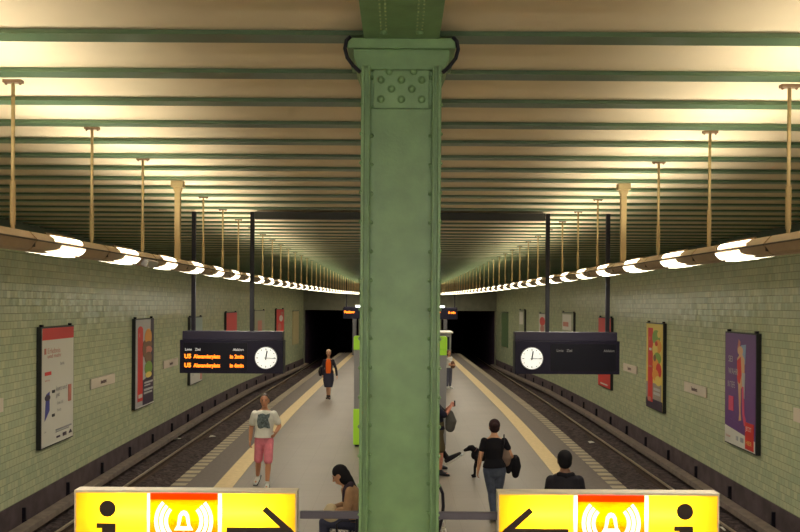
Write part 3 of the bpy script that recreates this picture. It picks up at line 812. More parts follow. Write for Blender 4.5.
for (side, a, b_, t, bt, colr, lab) in ((-1, 106, 100.5, 312, 345.5, (.46, .38, .20), 'tall narrow beige panel near the left tunnel mouth'), (1, 107, 101, 312, 347, (.10, .17, .08), 'tall narrow dark green panel near the right tunnel mouth')):
    ya = on_wall(side, a); e, w, h, _, _ = wall_item('wall_panel', side, a, b_, rz(t, ya), rz(bt, ya), lab, 'panel')
    MB().box(0, w, -.06, -.0, 0, h).build('panel_board', mat('panel_' + SIDE[side], colr, .5), e, bevel=.006)
    MB().box(-.02, w + .02, -.07, 0, h, h + .05).build('panel_cap', DARK, e)
for (side, a, b_, t, bt, lab) in ((-1, 306, 282.5, 378.5, 391.5, 'station name plate between first and second left posters'),
                                  (-1, 234, 220, 361.5, 370.5, 'station name plate right of the food poster on left wall'),
                                  (-1, 420, 393, 404, 422, 'station name plate cut by the left photo edge'),
                                  (1, 304, 282.5, 382.5, 396, 'station name plate between salad and purple posters'),
                                  (1, 235, 222, 363.5, 373, 'station name plate beside the right departure board'),
                                  (1, 428, 391, 411, 430, 'station name plate cut by the right photo edge')):
    ya = on_wall(side, a); e, w, h, _, _ = wall_item('name_plate', side, a, b_, rz(t, ya), rz(bt, ya), lab, 'name plate', 'station name plates on the tile walls')
    h = .26
    MB().box(0, w, -.045, -.012, 0, h).build('plate', mat('plate_cream', (.62, .54, .46), .5), e, bevel=.004)
    text('Samariterstr.', .145, mat('plate_ink', (.14, .08, .08), .6), e, 'plate_text', (w / 2, -.049, h * .31), align='CENTER', stretch=.60, depth=.001, bold=.004)

# ------------------------------------------------------------------ platform furniture
KY = 20.3
kx0, kx1 = rx(354.3, KY), rx(447, KY)
k = empty('information_kiosk', ((kx0 + kx1) / 2, KY, 0), 0, 'wide lime green and grey information stand behind the pillar', 'kiosk')
kw = (kx1 - kx0) / 2; LIME = mat('lime_panel', (.36, .66, .03), .4, emit=.12); KG = mat('kiosk_grey', (.30, .29, .31), .45)
MB().box(-kw, kw, 0, .5, .05, 2.42).build('body', KG, k, bevel=.02)
MB().box(-kw - .01, kw + .01, -.012, .51, 2.42, 2.76).build('header', LIME, k, bevel=.02)
MB().box(-kw - .01, kw - .35, -.012, .51, .05, .95).build('footer', LIME, k, bevel=.02)
MB().box(-kw + .04, kw - .04, .04, .46, 0, .05).build('plinth', BLACK, k)
MB().box(kw - .30, kw - .0, -.02, .3, 2.30, 2.42).build('side_panel', LIME, k)
MB().box(kw - .32, kw - .20, -.032, -.02, .6, 1.6).build('notice', WHITE, k)
c = empty('staff_cabin', (0, 45, 0), 0, 'grey cabin at the far end, just right of the pillar', 'cabin')
MB().box(.5, 2.85, 0, 2.4, 0, 2.0).build('body', mat('cabin_grey', (.28, .28, .27), .5), c, bevel=.03)
MB().box(.4, 2.95, -.1, 2.5, 2.0, 2.08).build('roof', WHITE, c)
MB().box(2.45, 2.75, -.02, 0, 1.1, 1.8).build('window_pane', mat('pane_dark', (.03, .04, .05), .1), c)

METAL = mat('bench_steel', (.55, .52, .46), .28, metal=.9)
def bench(X, Y, L, label, face):
    b = empty('bench', (X, Y, 0), 0, label, 'bench', 'steel benches beside the middle pillars')
    n = 3
    for i in range(n):
        y0 = -L / 2 + i * L / n + .05; y1 = y0 + L / n - .1
        m_ = MB()
        for j in range(9):
            t = j / 8; m_.tube([(face * (.0 + .40 * t), y0, .45 - .03 * math.sin(PI * t)), (face * (.0 + .40 * t), y1, .45 - .03 * math.sin(PI * t))], .008, 6)
        for yy in (y0, (y0 + y1) / 2, y1):
            m_.tube([(face * (.40 * t / 8), yy, .445 - .03 * math.sin(PI * t / 8)) for t in range(9)], .009, 6)
        m_.build('seat', METAL, b)
        m_ = MB()
        for j in range(7): m_.tube([(face * (-.03 - .012 * j), y0, .52 + .055 * j), (face * (-.03 - .012 * j), y1, .52 + .055 * j)], .008, 6)
        m_.build('backrest', METAL, b)
    for i in range(n + 1):
        y = -L / 2 + i * L / n
        m_ = MB(); m_.tube([(face * .30, y, .42), (face * .31, y, .55), (face * .24, y, .60), (face * .02, y, .60)], .014, 8); m_.tube([(-face * .02, y, .40), (face * .0, y, .62), (-face * .01, y, .84), (-face * .07, y, 1.00)], .020, 8)
        m_.build('armrest', BLACK, b, smooth=True)
    for y in (-L / 2 + .1, L / 2 - .1):
        m_ = MB(); m_.box(-.03, .03, y - .03, y + .03, 0, .42); m_.box(min(0, face * .35), max(0, face * .35), y - .02, y + .02, .38, .42); m_.box(-.1, .1, y - .06, y + .06, 0, .015); m_.build('leg', DARK, b)
    m_ = MB(); m_.box(-.03, .03, -L / 2, L / 2, .36, .41); m_.build('rail', DARK, b)
    return b
bench(-.54, 11.4, 1.9, 'steel mesh bench with black arms under the seated woman', -1)
bench(.25, 11.0, 1.9, 'steel mesh bench right of the pillar, nearer the viewer', 1)
b3 = bench(.26, 17.5, 1.9, 'steel mesh bench behind the pillar under the seated passenger', 1)

hb_ = [o for o in bpy.data.objects if o.name.startswith('bench') and abs(o.location.x - .25) < .001 and o.parent is None][0]
MB().tube([(.30, .2, .42), (.345, .2, .60), (.365, .2, .78), (.355, .2, .95), (.30, .2, 1.08)], .022, 8).build('tall_handle', BLACK, hb_, smooth=True)
# litter on the tracks
def scrap(x, y, lab):
    X, Y = 0, 20.0
    Y = FPX * (EYE + 1.06) / (y - HY); X = rx(x, Y)
    m_ = MB(); m_.v = [(-.09, -.10, 0), (.08, -.12, .03), (.11, .09, .0), (0, .02, .05), (-.10, .12, .02), (-.09, -.10, .006), (.08, -.12, .036), (.11, .09, .006), (0, .02, .056), (-.10, .12, .026)]
    m_.f = [(0, 3, 1), (1, 3, 2), (2, 3, 4), (4, 3, 0), (5, 6, 8), (6, 7, 8), (7, 9, 8), (9, 5, 8), (0, 1, 6, 5), (1, 2, 7, 6), (2, 4, 9, 7), (4, 0, 5, 9)]
    tag(m_.build('paper_scrap', WHITE, None, (X, Y, -1.06)), lab, 'litter')
scrap(178, 440.5, 'crumpled white paper scrap on the left track ballast')
scrap(728, 527.5, 'white paper scrap beside the right sign on the track')
scrap(213, 438, 'small grey paper scrap nearer the platform on left track')
scrap(592.5, 441.5, 'small pale paper scrap on the right track ballast')

# ------------------------------------------------------------------ people
SKIN = mat('skin', (.50, .25, .145), .55); SKIN2 = mat('skin_tan', (.42, .20, .11), .55)
HAIRB = mat('hair_black', (.007, .006, .008), .8); HAIRBR = mat('hair_brown', (.045, .022, .015), .5)
def V3(*a): return Vector(a)

def hand(mb, w, d, palm, thumb, r=1.0, curl=.5):
    """five-fingered hand: w wrist, d finger direction, palm = palm normal, thumb = side of the thumb"""
    d = d.normalized(); palm = (palm - d * palm.dot(d)).normalized(); side = d.cross(palm)
    if side.dot(thumb) < 0: side = -side
    mb.loft([w, w + d * .045, w + d * .088], [(.026 * r, .018 * r), (.038 * r, .016 * r), (.040 * r, .014 * r)], side)
    for i, (o, L) in enumerate(((.029, .072), (.010, .082), (-.010, .076), (-.029, .060))):
        p = w + d * .080 + side * o * r; q = p
        pts = [p]; a = 0
        for seg in (.42, .33, .25):
            a += curl * (.55 + .1 * i); q = q + (d * math.cos(a) + palm * math.sin(a)) * L * seg * r; pts.append(q)
        mb.loft(pts, [.0095 * r, .009 * r, .0085 * r, .0075 * r], side, 8)
    p = w + d * .022 + side * .024 * r
    mb.loft([p, p + (side * .75 + d * .6 + palm * .25) * .038, p + (side * .75 + d * 1.1 + palm * .5) * .060], [.013 * r, .0115 * r, .009 * r], palm, 8)

def person(loc, label, J, f, fem=False, skin=SKIN, clothes=(), hair=None, head_dir=None, head_tilt=0, shoes=None, vox=.0085, s=1.0, shoe_k=1.0, curl=.5, hands=True, palms=None, extra=None, face=True):
    """J: joint name -> local (x, y, z); f: horizontal facing direction"""
    e = empty('person', loc, 0, label, 'person')
    f = V3(f[0], f[1], 0).normalized(); side = V3(-f.y, f.x, 0)        # side = the person's left
    D_ = dict(pelvis=(0, 0, .94), waist=(0, 0, 1.10), chest=(0, 0, 1.30), neck=(0, 0, 1.47), head=(0, 0, 1.64))
    D_.update({k_: v for k_, v in J.items() if k_ in D_})
    P = {k_: V3(*v) for k_, v in D_.items()}
    def dflt(k_, v): P[k_] = V3(*J[k_]) if k_ in J else v
    sw = .175 if fem else .195; hw = .085
    for nm, sg in (('L', 1), ('R', -1)):
        dflt('sh' + nm, P['chest'] * .40 + P['neck'] * .60 + side * sg * (sw - .015))
        dflt('el' + nm, P['sh' + nm] + side * sg * .05 + V3(0, 0, -.29) - f * .02)
        dflt('wr' + nm, P['el' + nm] + V3(0, 0, -.25) + f * .05)
        dflt('hp' + nm, P['pelvis'] + side * sg * hw + V3(0, 0, -.04))
        dflt('kn' + nm, V3(P['hp' + nm].x, P['hp' + nm].y, .50) + f * .02)
        dflt('an' + nm, V3(P['kn' + nm].x, P['kn' + nm].y, .085) - f * .03)
        P['to' + nm] = V3(*J['to' + nm]) if 'to' + nm in J else P['an' + nm] + f * .15 + side * sg * .02 + V3(0, 0, -.055)
    hipr, wr_, chr_ = ((.172, .125), (.125, .098), (.150, .115)) if fem else ((.160, .115), (.145, .105), (.180, .118))
    def torso(mb, g, lo=0, hi=4, flat=False):
        pts = [P['pelvis'] + V3(0, 0, -.06), P['pelvis'], P['waist'], P['chest'], P['neck'] * .75 + P['chest'] * .25, P['neck'] + (P['neck'] - P['chest']) * .05]
        rad = [(hipr[0] * .85, hipr[1] * .9), hipr, wr_, chr_, (sw * .80, .082), (.066, .060)]
        pts, rad = pts[lo:hi + 2], [(a + g, b + g) for a, b in rad[lo:hi + 2]]
        mb.loft(pts, rad, side, 18, flat)
    def arm(mb, nm, g, upto=2.0, k1=1.0):
        a, b_, c_ = P['sh' + nm], P['el' + nm], P['wr' + nm]; q = .9 if fem else 1
        if upto <= 1: mb.loft([a, a + (b_ - a) * upto], [(.050 * q + g), (.048 * q + g * k1)], f, 12)
        else:
            mb.loft([a, (a + b_) / 2, b_], [.052 * q + g, .049 * q + g, .042 * q + g], f, 12)
            mb.loft([b_, b_ + (c_ - b_) * .35, b_ + (c_ - b_) * (upto - 1)], [.041 * q + g, .042 * q + g, .028 * q + g], f, 12)
    def leg(mb, nm, g, upto=2.0, k1=1.0):
        a, b_, c_ = P['hp' + nm], P['kn' + nm], P['an' + nm]
        if upto <= 1: mb.loft([a, (a + a + (b_ - a) * upto) / 2, a + (b_ - a) * upto], [.088 + g, .077 + g, .062 + g * k1], f, 14)
        else:
            mb.loft([a, (a + b_) / 2, b_], [.090 + g, .076 + g, .057 + g], f, 14)
            mb.loft([b_, b_ + (c_ - b_) * .3, b_ + (c_ - b_) * (upto - 1)], [.055 + g, .057 + g, (.057 + (.036 - .057) * (upto - 1)) + g * k1], f, 14)
    # body
    mb = MB(); torso(mb, 0)
    hd = V3(*(head_dir or (f.x, f.y, 0))); hd = V3(hd.x, hd.y, 0).normalized(); hs = V3(-hd.y, hd.x, 0)
    up = (V3(0, 0, 1) * math.cos(head_tilt) + hd * math.sin(head_tilt)).normalized(); fw = (hd * math.cos(head_tilt) - V3(0, 0, 1) * math.sin(head_tilt)).normalized()
    H = P['head']
    mb.loft([P['neck'] - V3(0, 0, .03), H - up * .05 - fw * .01], [.056, .052], side, 12)
    HS = 1.12
    hp = lambda a, b_, c_: H + (hs * a + fw * b_ + up * c_) * HS
    mb.loft([hp(0, .014, -.108), hp(0, .022, -.075), hp(0, .014, -.02), hp(0, .006, .03)],
            [(.032 * HS, .032 * HS), (.052 * HS, .064 * HS), (.067 * HS, .080 * HS), (.070 * HS, .084 * HS)], hs, 18, dome=.4)
    mb.ball(hp(0, -.006, .030), (.076 * HS, .092 * HS, .086 * HS), 20, 14)
    mb.loft([hp(0, .088, .02), hp(0, .108, -.022)], [.009, .015], hs, 8)                 # nose
    mb.loft([hp(-.02, .086, -.058), hp(.02, .086, -.058)], [.010, .010], up, 8)          # lips
    for sg in (-1, 1): mb.loft([hp(sg * .074, -.005, .02), hp(sg * .076, -.002, -.025)], [(.010 * HS, .018 * HS), (.008 * HS, .012 * HS)], hs, 8)
    for nm, sg in (('L', 1), ('R', -1)):
        arm(mb, nm, 0); leg(mb, nm, 0)
        d = (P['wr' + nm] - P['el' + nm])
        pm = V3(*palms[nm]) if palms and nm in palms else -side * sg
        if hands: hand(mb, P['wr' + nm], d, pm, f + V3(0, 0, .3), .95 if fem else 1.05, curl)
        mb.loft([P['an' + nm] - f * .02 + V3(0, 0, -.03), P['to' + nm]], [.038, .030], side, 10)
    remesh(mb, 'body', skin, vox, e)
    if face:
        for sg in (-1, 1): MB().ball(hp(sg * .030, .083, .018), .011, 8, 6).build('eye', mat('eye_dark', (.03, .02, .02), .3), e, smooth=True)
        for sg in (-1, 1): MB().loft([hp(sg * .016, .091, .040), hp(sg * .046, .080, .041)], [.004, .003], up, 6).build('eyebrow', HAIRBR, e, smooth=True)
        MB().loft([hp(-.018, .095, -.058), hp(.018, .095, -.058)], [.004, .004], up, 6).build('lips', mat('lips', (.35, .10, .08), .5), e, smooth=True)
    for cl in clothes:
        kind, nm, m_, g = cl[0], cl[1], cl[2], cl[3]; mb = MB()
        if kind == 'top':
            up_ = P['neck'] - P['chest']
            mb.loft([P['pelvis'] + (P['waist'] - P['pelvis']) * .12, P['pelvis'] + (P['waist'] - P['pelvis']) * .45, P['waist'], P['chest'], P['chest'] + up_ * .66, P['chest'] + up_ * .86, P['chest'] + up_ * .96],
                    [(hipr[0] + g + .012, hipr[1] + g + .014), (hipr[0] + g, hipr[1] + g), (wr_[0] + g, wr_[1] + g), (chr_[0] + g, chr_[1] + g), (sw * .86 + g, .086 + g), (sw * .50 + g, .076 + g), (.064 + g * .4, .060 + g * .4)], side, 18, True)
            for q in 'LR': arm(mb, q, g * .7 + .002, cl[4], 1.25)
        elif kind == 'bottom':
            torso(mb, g, 0, 1)
            for q in 'LR': leg(mb, q, g, cl[4], cl[5] if len(cl) > 5 else 1.3)
        elif kind == 'skirt':
            zb_ = cl[4]; a = P['pelvis'] + V3(0, 0, .10); b_ = V3((P['knL'].x + P['knR'].x) / 2, (P['knL'].y + P['knR'].y) / 2, zb_)
            mb.loft([a, P['pelvis'], (P['pelvis'] + b_) / 2, b_], [(hipr[0] + g - .03, hipr[1] + g - .02), (hipr[0] + g, hipr[1] + g), (hipr[0] + g + .01, hipr[1] + g + .02), cl[5]], side, 18, True)
        remesh(mb, nm, m_, vox, e)
    if shoes:
        for nm in 'LR':
            a, t_ = P['an' + nm], P['to' + nm]; d = (t_ - a); dn = d.normalized()
            hz = V3(0, 0, 1) - dn * dn.z; hz.normalize()
            mb = MB(); mb.loft([a - dn * .035 - hz * .035, a + dn * .03 - hz * .03, a + d * .75 - hz * .012, t_ + dn * .04 + hz * .002], [(a_ * shoe_k, b_ * shoe_k) for a_, b_ in ((.038, .042), (.044, .050), (.048, .036), (.036, .022))], side, 12)
            mb.loft([a + V3(0, 0, .02), a - hz * .02], [.045, .047], side, 12)
            so_ = remesh(mb, 'shoe', shoes[0], .008, e)
            if len(shoes) > 1:
                m2 = MB(); A = a - dn * .07 - hz * .068 * shoe_k; B = t_ + dn * .07 - hz * .022 * shoe_k ** 2; n_ = hz
                m2.loft([A, A * .5 + B * .5 , B], [(.044 * shoe_k, .013 * shoe_k), (.050 * shoe_k, .013 * shoe_k), (.040 * shoe_k, .013 * shoe_k)], side, 12, False); m2.build('sole', shoes[1], so_, smooth=True)
    if hair:
        kind, m_ = hair; mb = MB()
        hy_ = abs(hd.y) > abs(hd.x)
        def cap(a, b_, c_, w_, d_, h_): mb.ball(hp(a, b_, c_), ((w_ if hy_ else d_) * HS, (d_ if hy_ else w_) * HS, h_ * HS), 20, 14)
        if kind == 'short': cap(0, -.022, .045, .083, .092, .088); cap(0, -.035, -.005, .078, .072, .075)
        elif kind == 'buzz': cap(0, -.020, .040, .081, .092, .088); cap(0, -.034, .0, .080, .074, .062)
        elif kind == 'bob': cap(0, -.022, .042, .092, .098, .092); cap(0, -.034, -.03, .092, .075, .095)
        elif kind == 'long':
            cap(0, -.020, .040, .094, .102, .096); cap(0, -.036, -.03, .096, .085, .10)
            mb.loft([hp(0, -.07, -.22), hp(0, -.05, -.11), hp(0, -.035, -.02)], [(.06 * HS, .045 * HS), (.09 * HS, .075 * HS), (.095 * HS, .085 * HS)], hs, 16)
        elif kind == 'bun': cap(0, -.022, .042, .084, .094, .088); cap(0, -.036, -.015, .074, .066, .062); cap(0, -.105, .04, .045, .04, .045)
        remesh(mb, 'hair', m_, .009, e, 3)
    if extra: extra(e, P, f, side, hp)
    e.scale = (s, s, s)
    return e

# 1 man in white tee and pink shorts, walking towards the viewer
TEE = mat('tee_white', (.74, .72, .66), .8, noise=.08, nscale=8); PINK = mat('shorts_pink', (.74, .22, .28), .8, noise=.1, nscale=12)
y1 = 15.84
def tee_print(e, P, f, side, hp):
    g_ = mat('tee_print', (.13, .16, .17), .8, noise=.6, nscale=25)
    m_ = MB(); c_ = P['chest'] + f * .122; n = 7
    V, F = [], []
    for i in range(n + 1):
        for j in range(n + 1):
            u, v = i / n - .5, j / n - .5
            r = 1 + .10 * math.sin(9 * u + 5 * v)
            bulge = -(u * u) * .15
            V.append(tuple(c_ + side * u * .22 * r + V3(0, 0, 1) * (v * .27 * r - .03) + f * (.022 + bulge - abs(v) * .02)))
    for i in range(n):
        for j in range(n): k_ = i * (n + 1) + j; F.append((k_, k_ + 1, k_ + n + 2, k_ + n + 1))
    me = bpy.data.meshes.new('shirt_print'); me.from_pydata(V, [], F); me.materials.append(g_)
    o = link('shirt_print', me, e); o.modifiers.new('s', 'SOLIDIFY').thickness = .012
person((rx(265, y1), y1, 0), 'man in white printed t-shirt and pink shorts walking up the platform',
       dict(head=(.01, -.02, 1.665), neck=(.005, 0, 1.50), chest=(0, 0, 1.32), shR=(-.185, 0, 1.41), elR=(-.26, .05, 1.15), wrR=(-.27, -.02, .90), shL=(.185, .0, 1.41), elL=(.29, .04, 1.17), wrL=(.25, -.20, 1.07),
            hpR=(-.085, 0, .90), knR=(-.115, .02, .50), anR=(-.15, .17, .16), toR=(-.17, .06, .055), hpL=(.085, 0, .90), knL=(.10, -.12, .50), anL=(.09, -.16, .09), toL=(.10, -.31, .035)),
       (.05, -1), skin=mat('skin_ruddy', (.52, .23, .125), .5), clothes=[('bottom', 'shorts', PINK, .016, .93, 1.6), ('top', 't_shirt', TEE, .026, .66)], hair=('buzz', HAIRBR), head_tilt=.05,
       shoes=(mat('sneaker_white', (.62, .62, .60), .6), BLACK), extra=tee_print)

# 2 woman in orange top
y2 = 30.7
JK = mat('jacket_charcoal', (.028, .024, .034), .8); ORT = mat('top_orange', (.80, .13, .015), .8); SKT = mat('skirt_navy', (.035, .035, .06), .85)
def w2(e, P, f, side, hp):
    m_ = MB(); m_.loft([(-.30, .0, .88), (-.31, 0, 1.0), (-.29, 0, 1.14)], [(.10, .06), (.13, .08), (.09, .05)], (0, 1, 0), 14)
    b = remesh(m_, 'shoulder_bag', BLACK, .012, e); MB().tube([(-.29, -.02, 1.12), (-.20, -.04, 1.46), (-.24, .06, 1.12)], .012, 6).build('strap', BLACK, b)
    m_ = MB(); m_.loft([(.0, -.075, 1.46), (0, -.098, 1.36), (0, -.092, 1.14), (0, -.105, .94)], [(.060, .040), (.100, .050), (.100, .052), (.100, .055)], (1, 0, 0), 14, True)
    remesh(m_, 'top_front', ORT, .01, e)
person((rx(329, y2), y2, 0), 'woman in orange top and dark jacket walking towards us',
       dict(head=(0, -.03, 1.68), wrL=(.32, -.10, .84), elL=(.27, .03, 1.1), anR=(-.03, .02, .09), anL=(.04, -.12, .09), knR=(-.04, 0, .5), knL=(.04, -.06, .5)), (0, -1), fem=True,
       clothes=[('top', 'orange_top', ORT, .006, .3), ('top', 'jacket', JK, .012, 1.9, 0), ('skirt', 'skirt', SKT, .022, .42, (.15, .13))], hair=('short', mat('hair_fair', (.55, .38, .22), .6)), shoes=(BLACK,), extra=w2, vox=.01, s=1.02)

# 3 woman in black tee with dog, seen from behind
y3 = 13.35
BT = mat('tee_black', (.008, .007, .010), .85); JEAN = mat('jeans_greyblue', (.065, .075, .115), .8, noise=.2, nscale=14); BAGT = mat('bag_taupe', (.17, .11, .085), .7)
def w3(e, P, f, side, hp):
    m_ = MB(); m_.loft([(.165, .02, .96), (.175, .0, 1.06), (.16, .0, 1.18), (.15, 0, 1.24)], [(.10, .055), (.12, .06), (.10, .045), (.05, .03)], (.9, -.4, 0), 14)
    b = remesh(m_, 'shoulder_bag', BAGT, .01, e)
    MB().tube([(.13, -.05, 1.20), (.155, -.105, 1.32), (.155, -.05, 1.435), (.165, .06, 1.36), (.17, .08, 1.20)], .010, 6).build('strap', BLACK, b)
    m_ = MB(); m_.loft([(.36, .06, 1.02), (.37, .05, .90), (.36, .05, .76)], [(.07, .06), (.085, .07), (.06, .055)], (1, 0, 0), 12); m_.loft([(.22, .04, .98), (.36, .08, 1.03)], [.05, .06], (0, 1, 0), 12)
    m_.loft([(.25, .03, .95), (.24, .03, .82)], [(.06, .05), (.045, .04)], (1, 0, 0), 12)
    remesh(m_, 'carried_jacket', BT, .01, e)
person((rx(495, y3), y3, 0), 'woman in black t-shirt and jeans seen from behind, bag and jacket on arm',
       dict(head=(.005, .03, 1.545), neck=(0, 0, 1.40), chest=(0, 0, 1.22), waist=(0, 0, 1.04), pelvis=(.01, 0, .88),
            shL=(-.165, 0, 1.325), elL=(-.225, 0, 1.06), wrL=(-.255, .06, .83), shR=(.165, 0, 1.325), elR=(.27, -.02, 1.10), wrR=(.33, .16, .99),
            hpL=(-.085, 0, .85), knL=(-.03, .05, .47), anL=(.0, -.06, .10), hpR=(.10, 0, .85), knR=(.075, .05, .47), anR=(.055, .10, .09)),
       (0, 1), fem=True, skin=SKIN, clothes=[('bottom', 'jeans', JEAN, .012, 1.95, 1.0), ('top', 't_shirt', BT, .016, .50)], hair=('bun', mat('hair_dark_brown', (.030, .014, .016), .8)), shoes=(mat('shoe_grey', (.30, .28, .28), .6), BLACK), extra=w3)

# 4 man in black jacket seen from behind
y4 = 10.15
def m4(e, P, f, side, hp):
    Lg = mat('logo_grey', (.42, .42, .46), .6)
    z0 = 1.215
    MB().tube([(.05, -.155, z0), (.085, -.152, z0 + .022), (.11, -.150, z0 + .012), (.10, -.153, z0 - .006), (.135, -.146, z0 + .02), (.175, -.138, z0 + .026)], .006, 6).build('back_logo', Lg, e, smooth=True)
    m_ = MB(); m_.loft([(-.085, -.05, 1.455), (0, -.08, 1.44), (.085, -.05, 1.455)], [.032, .04, .032], (0, 0, 1), 10); remesh(m_, 'hood', BT, .009, e)
person((rx(566, y4), y4, 0), 'dark-haired man in black jacket seen from behind, nearest the viewer',
       dict(head=(0, .03, 1.605), neck=(0, 0, 1.475), chest=(0, 0, 1.275), shL=(-.17, 0, 1.365), shR=(.17, 0, 1.365)), (0.05, 1), skin=mat('skin_dark', (.16, .075, .045), .55),
       clothes=[('bottom', 'trousers', mat('trousers_dark', (.02, .02, .03), .8), .014, 1.95), ('top', 'jacket', mat('jacket_black', (.013, .011, .016), .75), .026, 1.92)], hair=('short', HAIRB), shoes=(BLACK,), extra=m4)

# 5 seated woman with tan cardigan (left of the pillar)
y5 = 11.35; bx5 = -.735
CARD = mat('cardigan_tan', (.27, .155, .085), .85, noise=.12, nscale=14)
def w5(e, P, f, side, hp):
    m_ = MB(); m_.loft([(-.18, -.10, .60), (-.22, -.12, .66), (-.20, -.12, .74)], [(.12, .09), (.13, .10), (.08, .06)], (1, 0, 0), 14)
    remesh(m_, 'handbag', mat('bag_cream', (.42, .33, .20), .7), .01, e)
    m_ = MB(); m_.loft([(.03, -.02, 1.05), (-.02, -.12, .98), (-.03, -.14, .84)], [(.06, .05), (.05, .03), (.03, .02)], (0, 1, 0), 12); m_.loft([(.06, -.09, 1.05), (.06, .09, 1.05)], [.05, .05], (1, 0, 0), 12)
    remesh(m_, 'scarf', mat('scarf_dark', (.03, .02, .03), .9), .01, e)
person((bx5, y5, 0), 'seated woman in tan cardigan, head bowed, on the bench left of pillar',
       dict(pelvis=(.12, 0, .54), waist=(.12, 0, .69), chest=(.08, 0, .88), neck=(.00, 0, 1.035), head=(-.085, -.01, 1.165),
            shL=(.06, -.165, .98), elL=(.02, -.20, .72), wrL=(-.20, -.10, .68), shR=(.06, .165, .98), elR=(.02, .20, .72), wrR=(-.20, .10, .68),
            hpL=(.10, -.09, .53), knL=(-.30, -.10, .53), anL=(-.28, -.10, .09), hpR=(.10, .09, .53), knR=(-.30, .10, .53), anR=(-.24, .10, .09)),
       (-1, -.1), fem=True, head_tilt=.5, clothes=[('bottom', 'trousers', SKT, .016, 1.9), ('top', 'cardigan', CARD, .024, 1.88)], hair=('long', HAIRB), shoes=(BLACK,), extra=w5)

# 6 standing passenger with shorts beside the pillar, facing right
y6 = 17.0
def m6(e, P, f, side, hp):
    m_ = MB(); m_.loft([(.25, -.10, 1.00), (.27, -.10, 1.14), (.24, -.09, 1.30)], [(.10, .09), (.12, .11), (.08, .07)], (1, 0, 0), 14)
    b = remesh(m_, 'front_bag', mat('bag_grey', (.085, .080, .075), .8), .01, e)
    MB().tube([(.2, -.1, 1.3), (.05, -.16, 1.47), (-.06, -.14, 1.3)], .014, 6).build('strap', BLACK, b)
    MB().box(.34, .36, -.06, .02, 1.44, 1.56).build('phone', BLACK, e, bevel=.004)
person((rx(438.5, y6), y6, 0), 'passenger in navy shirt and khaki shorts half hidden by the pillar',
       dict(head=(-.10, 0, 1.64), neck=(-.06, 0, 1.50), chest=(-.03, 0, 1.32), elR=(.14, -.22, 1.27), wrR=(.27, -.08, 1.45), elL=(.12, .22, 1.25), wrL=(.27, .06, 1.44),
            hpR=(.0, -.09, .90), knR=(.06, -.09, .50), anR=(.05, -.09, .09)), (1, -.15), head_tilt=.3, skin=mat('skin_rose', (.50, .20, .14), .55),
       clothes=[('bottom', 'shorts', mat('khaki', (.10, .075, .040), .85), .026, .80, 2.0), ('top', 'shirt', mat('shirt_navy', (.016, .015, .032), .8), .022, .9)], hair=('short', HAIRBR), shoes=(BLACK,), extra=m6, face=False)
# 7 seated passenger with crossed legs, mostly hidden
def m7(e, P, f, side, hp): pass
person((.42, 17.5, 0), 'seated passenger hidden by the pillar, black shoe stretched out',
       dict(pelvis=(.0, 0, .54), waist=(-.02, 0, .70), chest=(.0, 0, .90), neck=(.02, 0, 1.07), head=(.05, 0, 1.22), elR=(.10, -.22, .78), wrR=(.28, -.10, .70), elL=(.10, .22, .78), wrL=(.28, .10, .70),
            hpR=(.02, -.09, .52), knR=(.36, -.20, .60), anR=(.60, -.42, .33), toR=(.82, -.50, .44), hpL=(.02, .09, .52), knL=(.44, .10, .52), anL=(.42, .10, .09)), (1, -.1),
       clothes=[('bottom', 'trousers', BT, .014, 1.95), ('top', 'jacket', mat('jacket_grey', (.06, .06, .07), .8), .022, 1.9)], hair=('short', HAIRB), shoes=(BLACK, mat('sole_white', (.62, .62, .60), .6)), shoe_k=1.35, face=False)
# 8 far passenger on the right
y8 = 34.7
def w8(e, P, f, side, hp):
    m_ = MB(); m_.loft([(.16, -.22, 1.0), (.17, -.22, 1.12), (.16, -.20, 1.24)], [(.10, .06), (.12, .07), (.08, .05)], (1, 0, 0), 12); remesh(m_, 'handbag', mat('bag_brown', (.14, .06, .03), .7), .012, e)
person((rx(449.3, y8), y8, 0), 'far passenger in white top holding a brown bag, right platform side',
       dict(elR=(.2, -.10, 1.14), wrR=(.22, -.24, 1.12), elL=(.0, -.2, 1.1), wrL=(.14, -.28, 1.10)), (.6, -.8), fem=True, clothes=[('bottom', 'jeans', mat('jeans_grey', (.12, .12, .17), .8), .012, 1.9), ('top', 'white_top', mat('top_white', (.60, .58, .54), .8), .014, .7)],
       hair=('bob', mat('hair_auburn', (.16, .06, .03), .6)), shoes=(mat('shoe_white', (.6, .6, .58), .6),), extra=w8, vox=.011, s=.92, face=False)

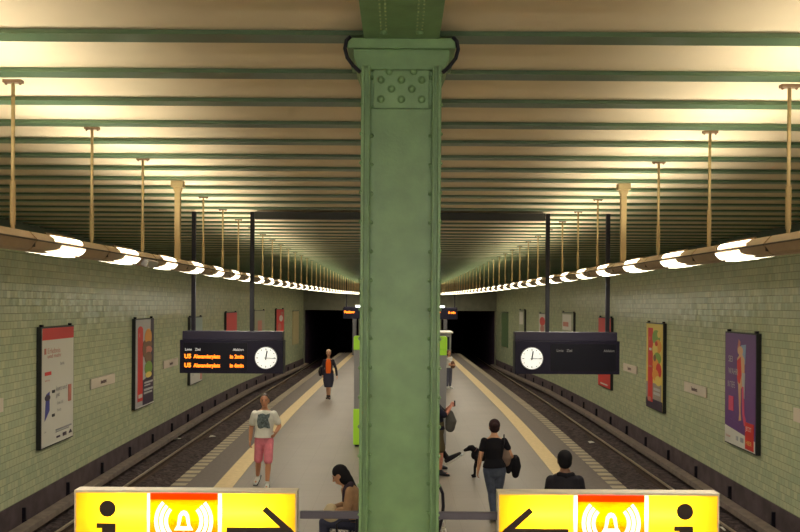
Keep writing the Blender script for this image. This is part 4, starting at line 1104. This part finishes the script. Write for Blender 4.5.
# dog
yd = 16.8
dg_ = empty('dog', (rx(474.5, yd), yd, 0), 0, 'black dog with lowered head standing beside the woman in jeans', 'dog')
FUR = mat('fur_black', (.007, .006, .008), .8)
mb = MB()
mb.loft([(.02, 0, .46), (.12, 0, .45), (.30, 0, .46), (.48, 0, .48), (.58, 0, .49)], [(.075, .10), (.095, .135), (.085, .115), (.070, .085), (.075, .085)], (0, 1, 0), 16)
mb.loft([(.06, 0, .53), (-.01, 0, .58), (-.06, 0, .60)], [.075, .058, .050], (0, 1, 0), 14)
mb.loft([(-.03, 0, .605), (-.085, 0, .60), (-.125, 0, .575), (-.18, 0, .555)], [(.058, .062), (.056, .058), (.042, .042), (.032, .032)], (0, 1, 0), 14)
for sg in (-1, 1):
    mb.loft([(-.03, sg * .048, .635), (-.025, sg * .070, .59), (-.03, sg * .066, .545)], [(.022, .012), (.026, .010), (.012, .007)], (1, 0, 0), 8)
    mb.loft([(.06, sg * .075, .42), (.065, sg * .07, .30), (.03, sg * .07, .21), (.025, sg * .07, .04)], [.055, .036, .024, .019], (1, 0, 0), 10)
    mb.loft([(.03, sg * .07, .03), (-.025, sg * .07, .02)], [.024, .020], (0, 1, 0), 10)
    mb.loft([(.56, sg * .075, .44), (.52, sg * .08, .31), (.62, sg * .08, .18), (.60, sg * .08, .04)], [.075, .048, .025, .020], (1, 0, 0), 10)
    mb.loft([(.60, sg * .08, .03), (.54, sg * .08, .02)], [.024, .020], (0, 1, 0), 10)
mb.loft([(.64, 0, .50), (.72, 0, .40), (.75, 0, .27)], [.028, .020, .012], (0, 1, 0), 10)
remesh(mb, 'body', FUR, .009, dg_)
MB().tube([(.035 + .066 * math.sin(t * PI / 8) * .5 - .0, .066 * math.cos(t * PI / 8), .565 + .05 * math.sin(t * PI / 8)) for t in range(17)], .008, 6).build('collar', mat('collar_dark', (.10, .03, .03), .6), dg_)

# ------------------------------------------------------------------ added fill lamps behind the viewer, brightening the pillar front
for x in (-2.6, 0, 2.6):
    for z in (3.2, 4.6):
        e = empty('fill_lamp', (x, Y0, z), 0, 'added fill tube on the wall behind the viewer, brightening the pillar front', 'lamp', 'added fill lamps behind the viewer')
        MB().box(-.80, .80, 0, .06, -.06, .06).build('housing', WHITE, e)
        MB().tube([(-.75, .10, 0), (.75, .10, 0)], .03, 10).build('tube', mat('fill_tube', (1, .96, .88), .5, emit=105), e)

# ------------------------------------------------------------------ camera, world, colour
w_ = bpy.data.worlds.new('World'); SC.world = w_; w_.use_nodes = True
w_.node_tree.nodes['Background'].inputs[0].default_value = (.02, .018, .015, 1); w_.node_tree.nodes['Background'].inputs[1].default_value = .3
cam = bpy.data.cameras.new('Camera'); cam.sensor_width = 36; cam.lens = FPX / 800 * 36; cam.shift_y = (HY - 266) / 800
cam.clip_end = 300
co = bpy.data.objects.new('Camera', cam); COL.objects.link(co); co.location = (0, 0, EYE); co.rotation_euler = (PI / 2, math.radians(-.35), 0)
SC.camera = co
SC.view_settings.view_transform = 'Standard'; SC.view_settings.look = 'None'; SC.view_settings.gamma = 1
SC.view_settings.use_curve_mapping = False; SC.view_settings.exposure = 0.62
SC.cycles.max_bounces = 6; SC.cycles.diffuse_bounces = 4; SC.cycles.use_denoising = True
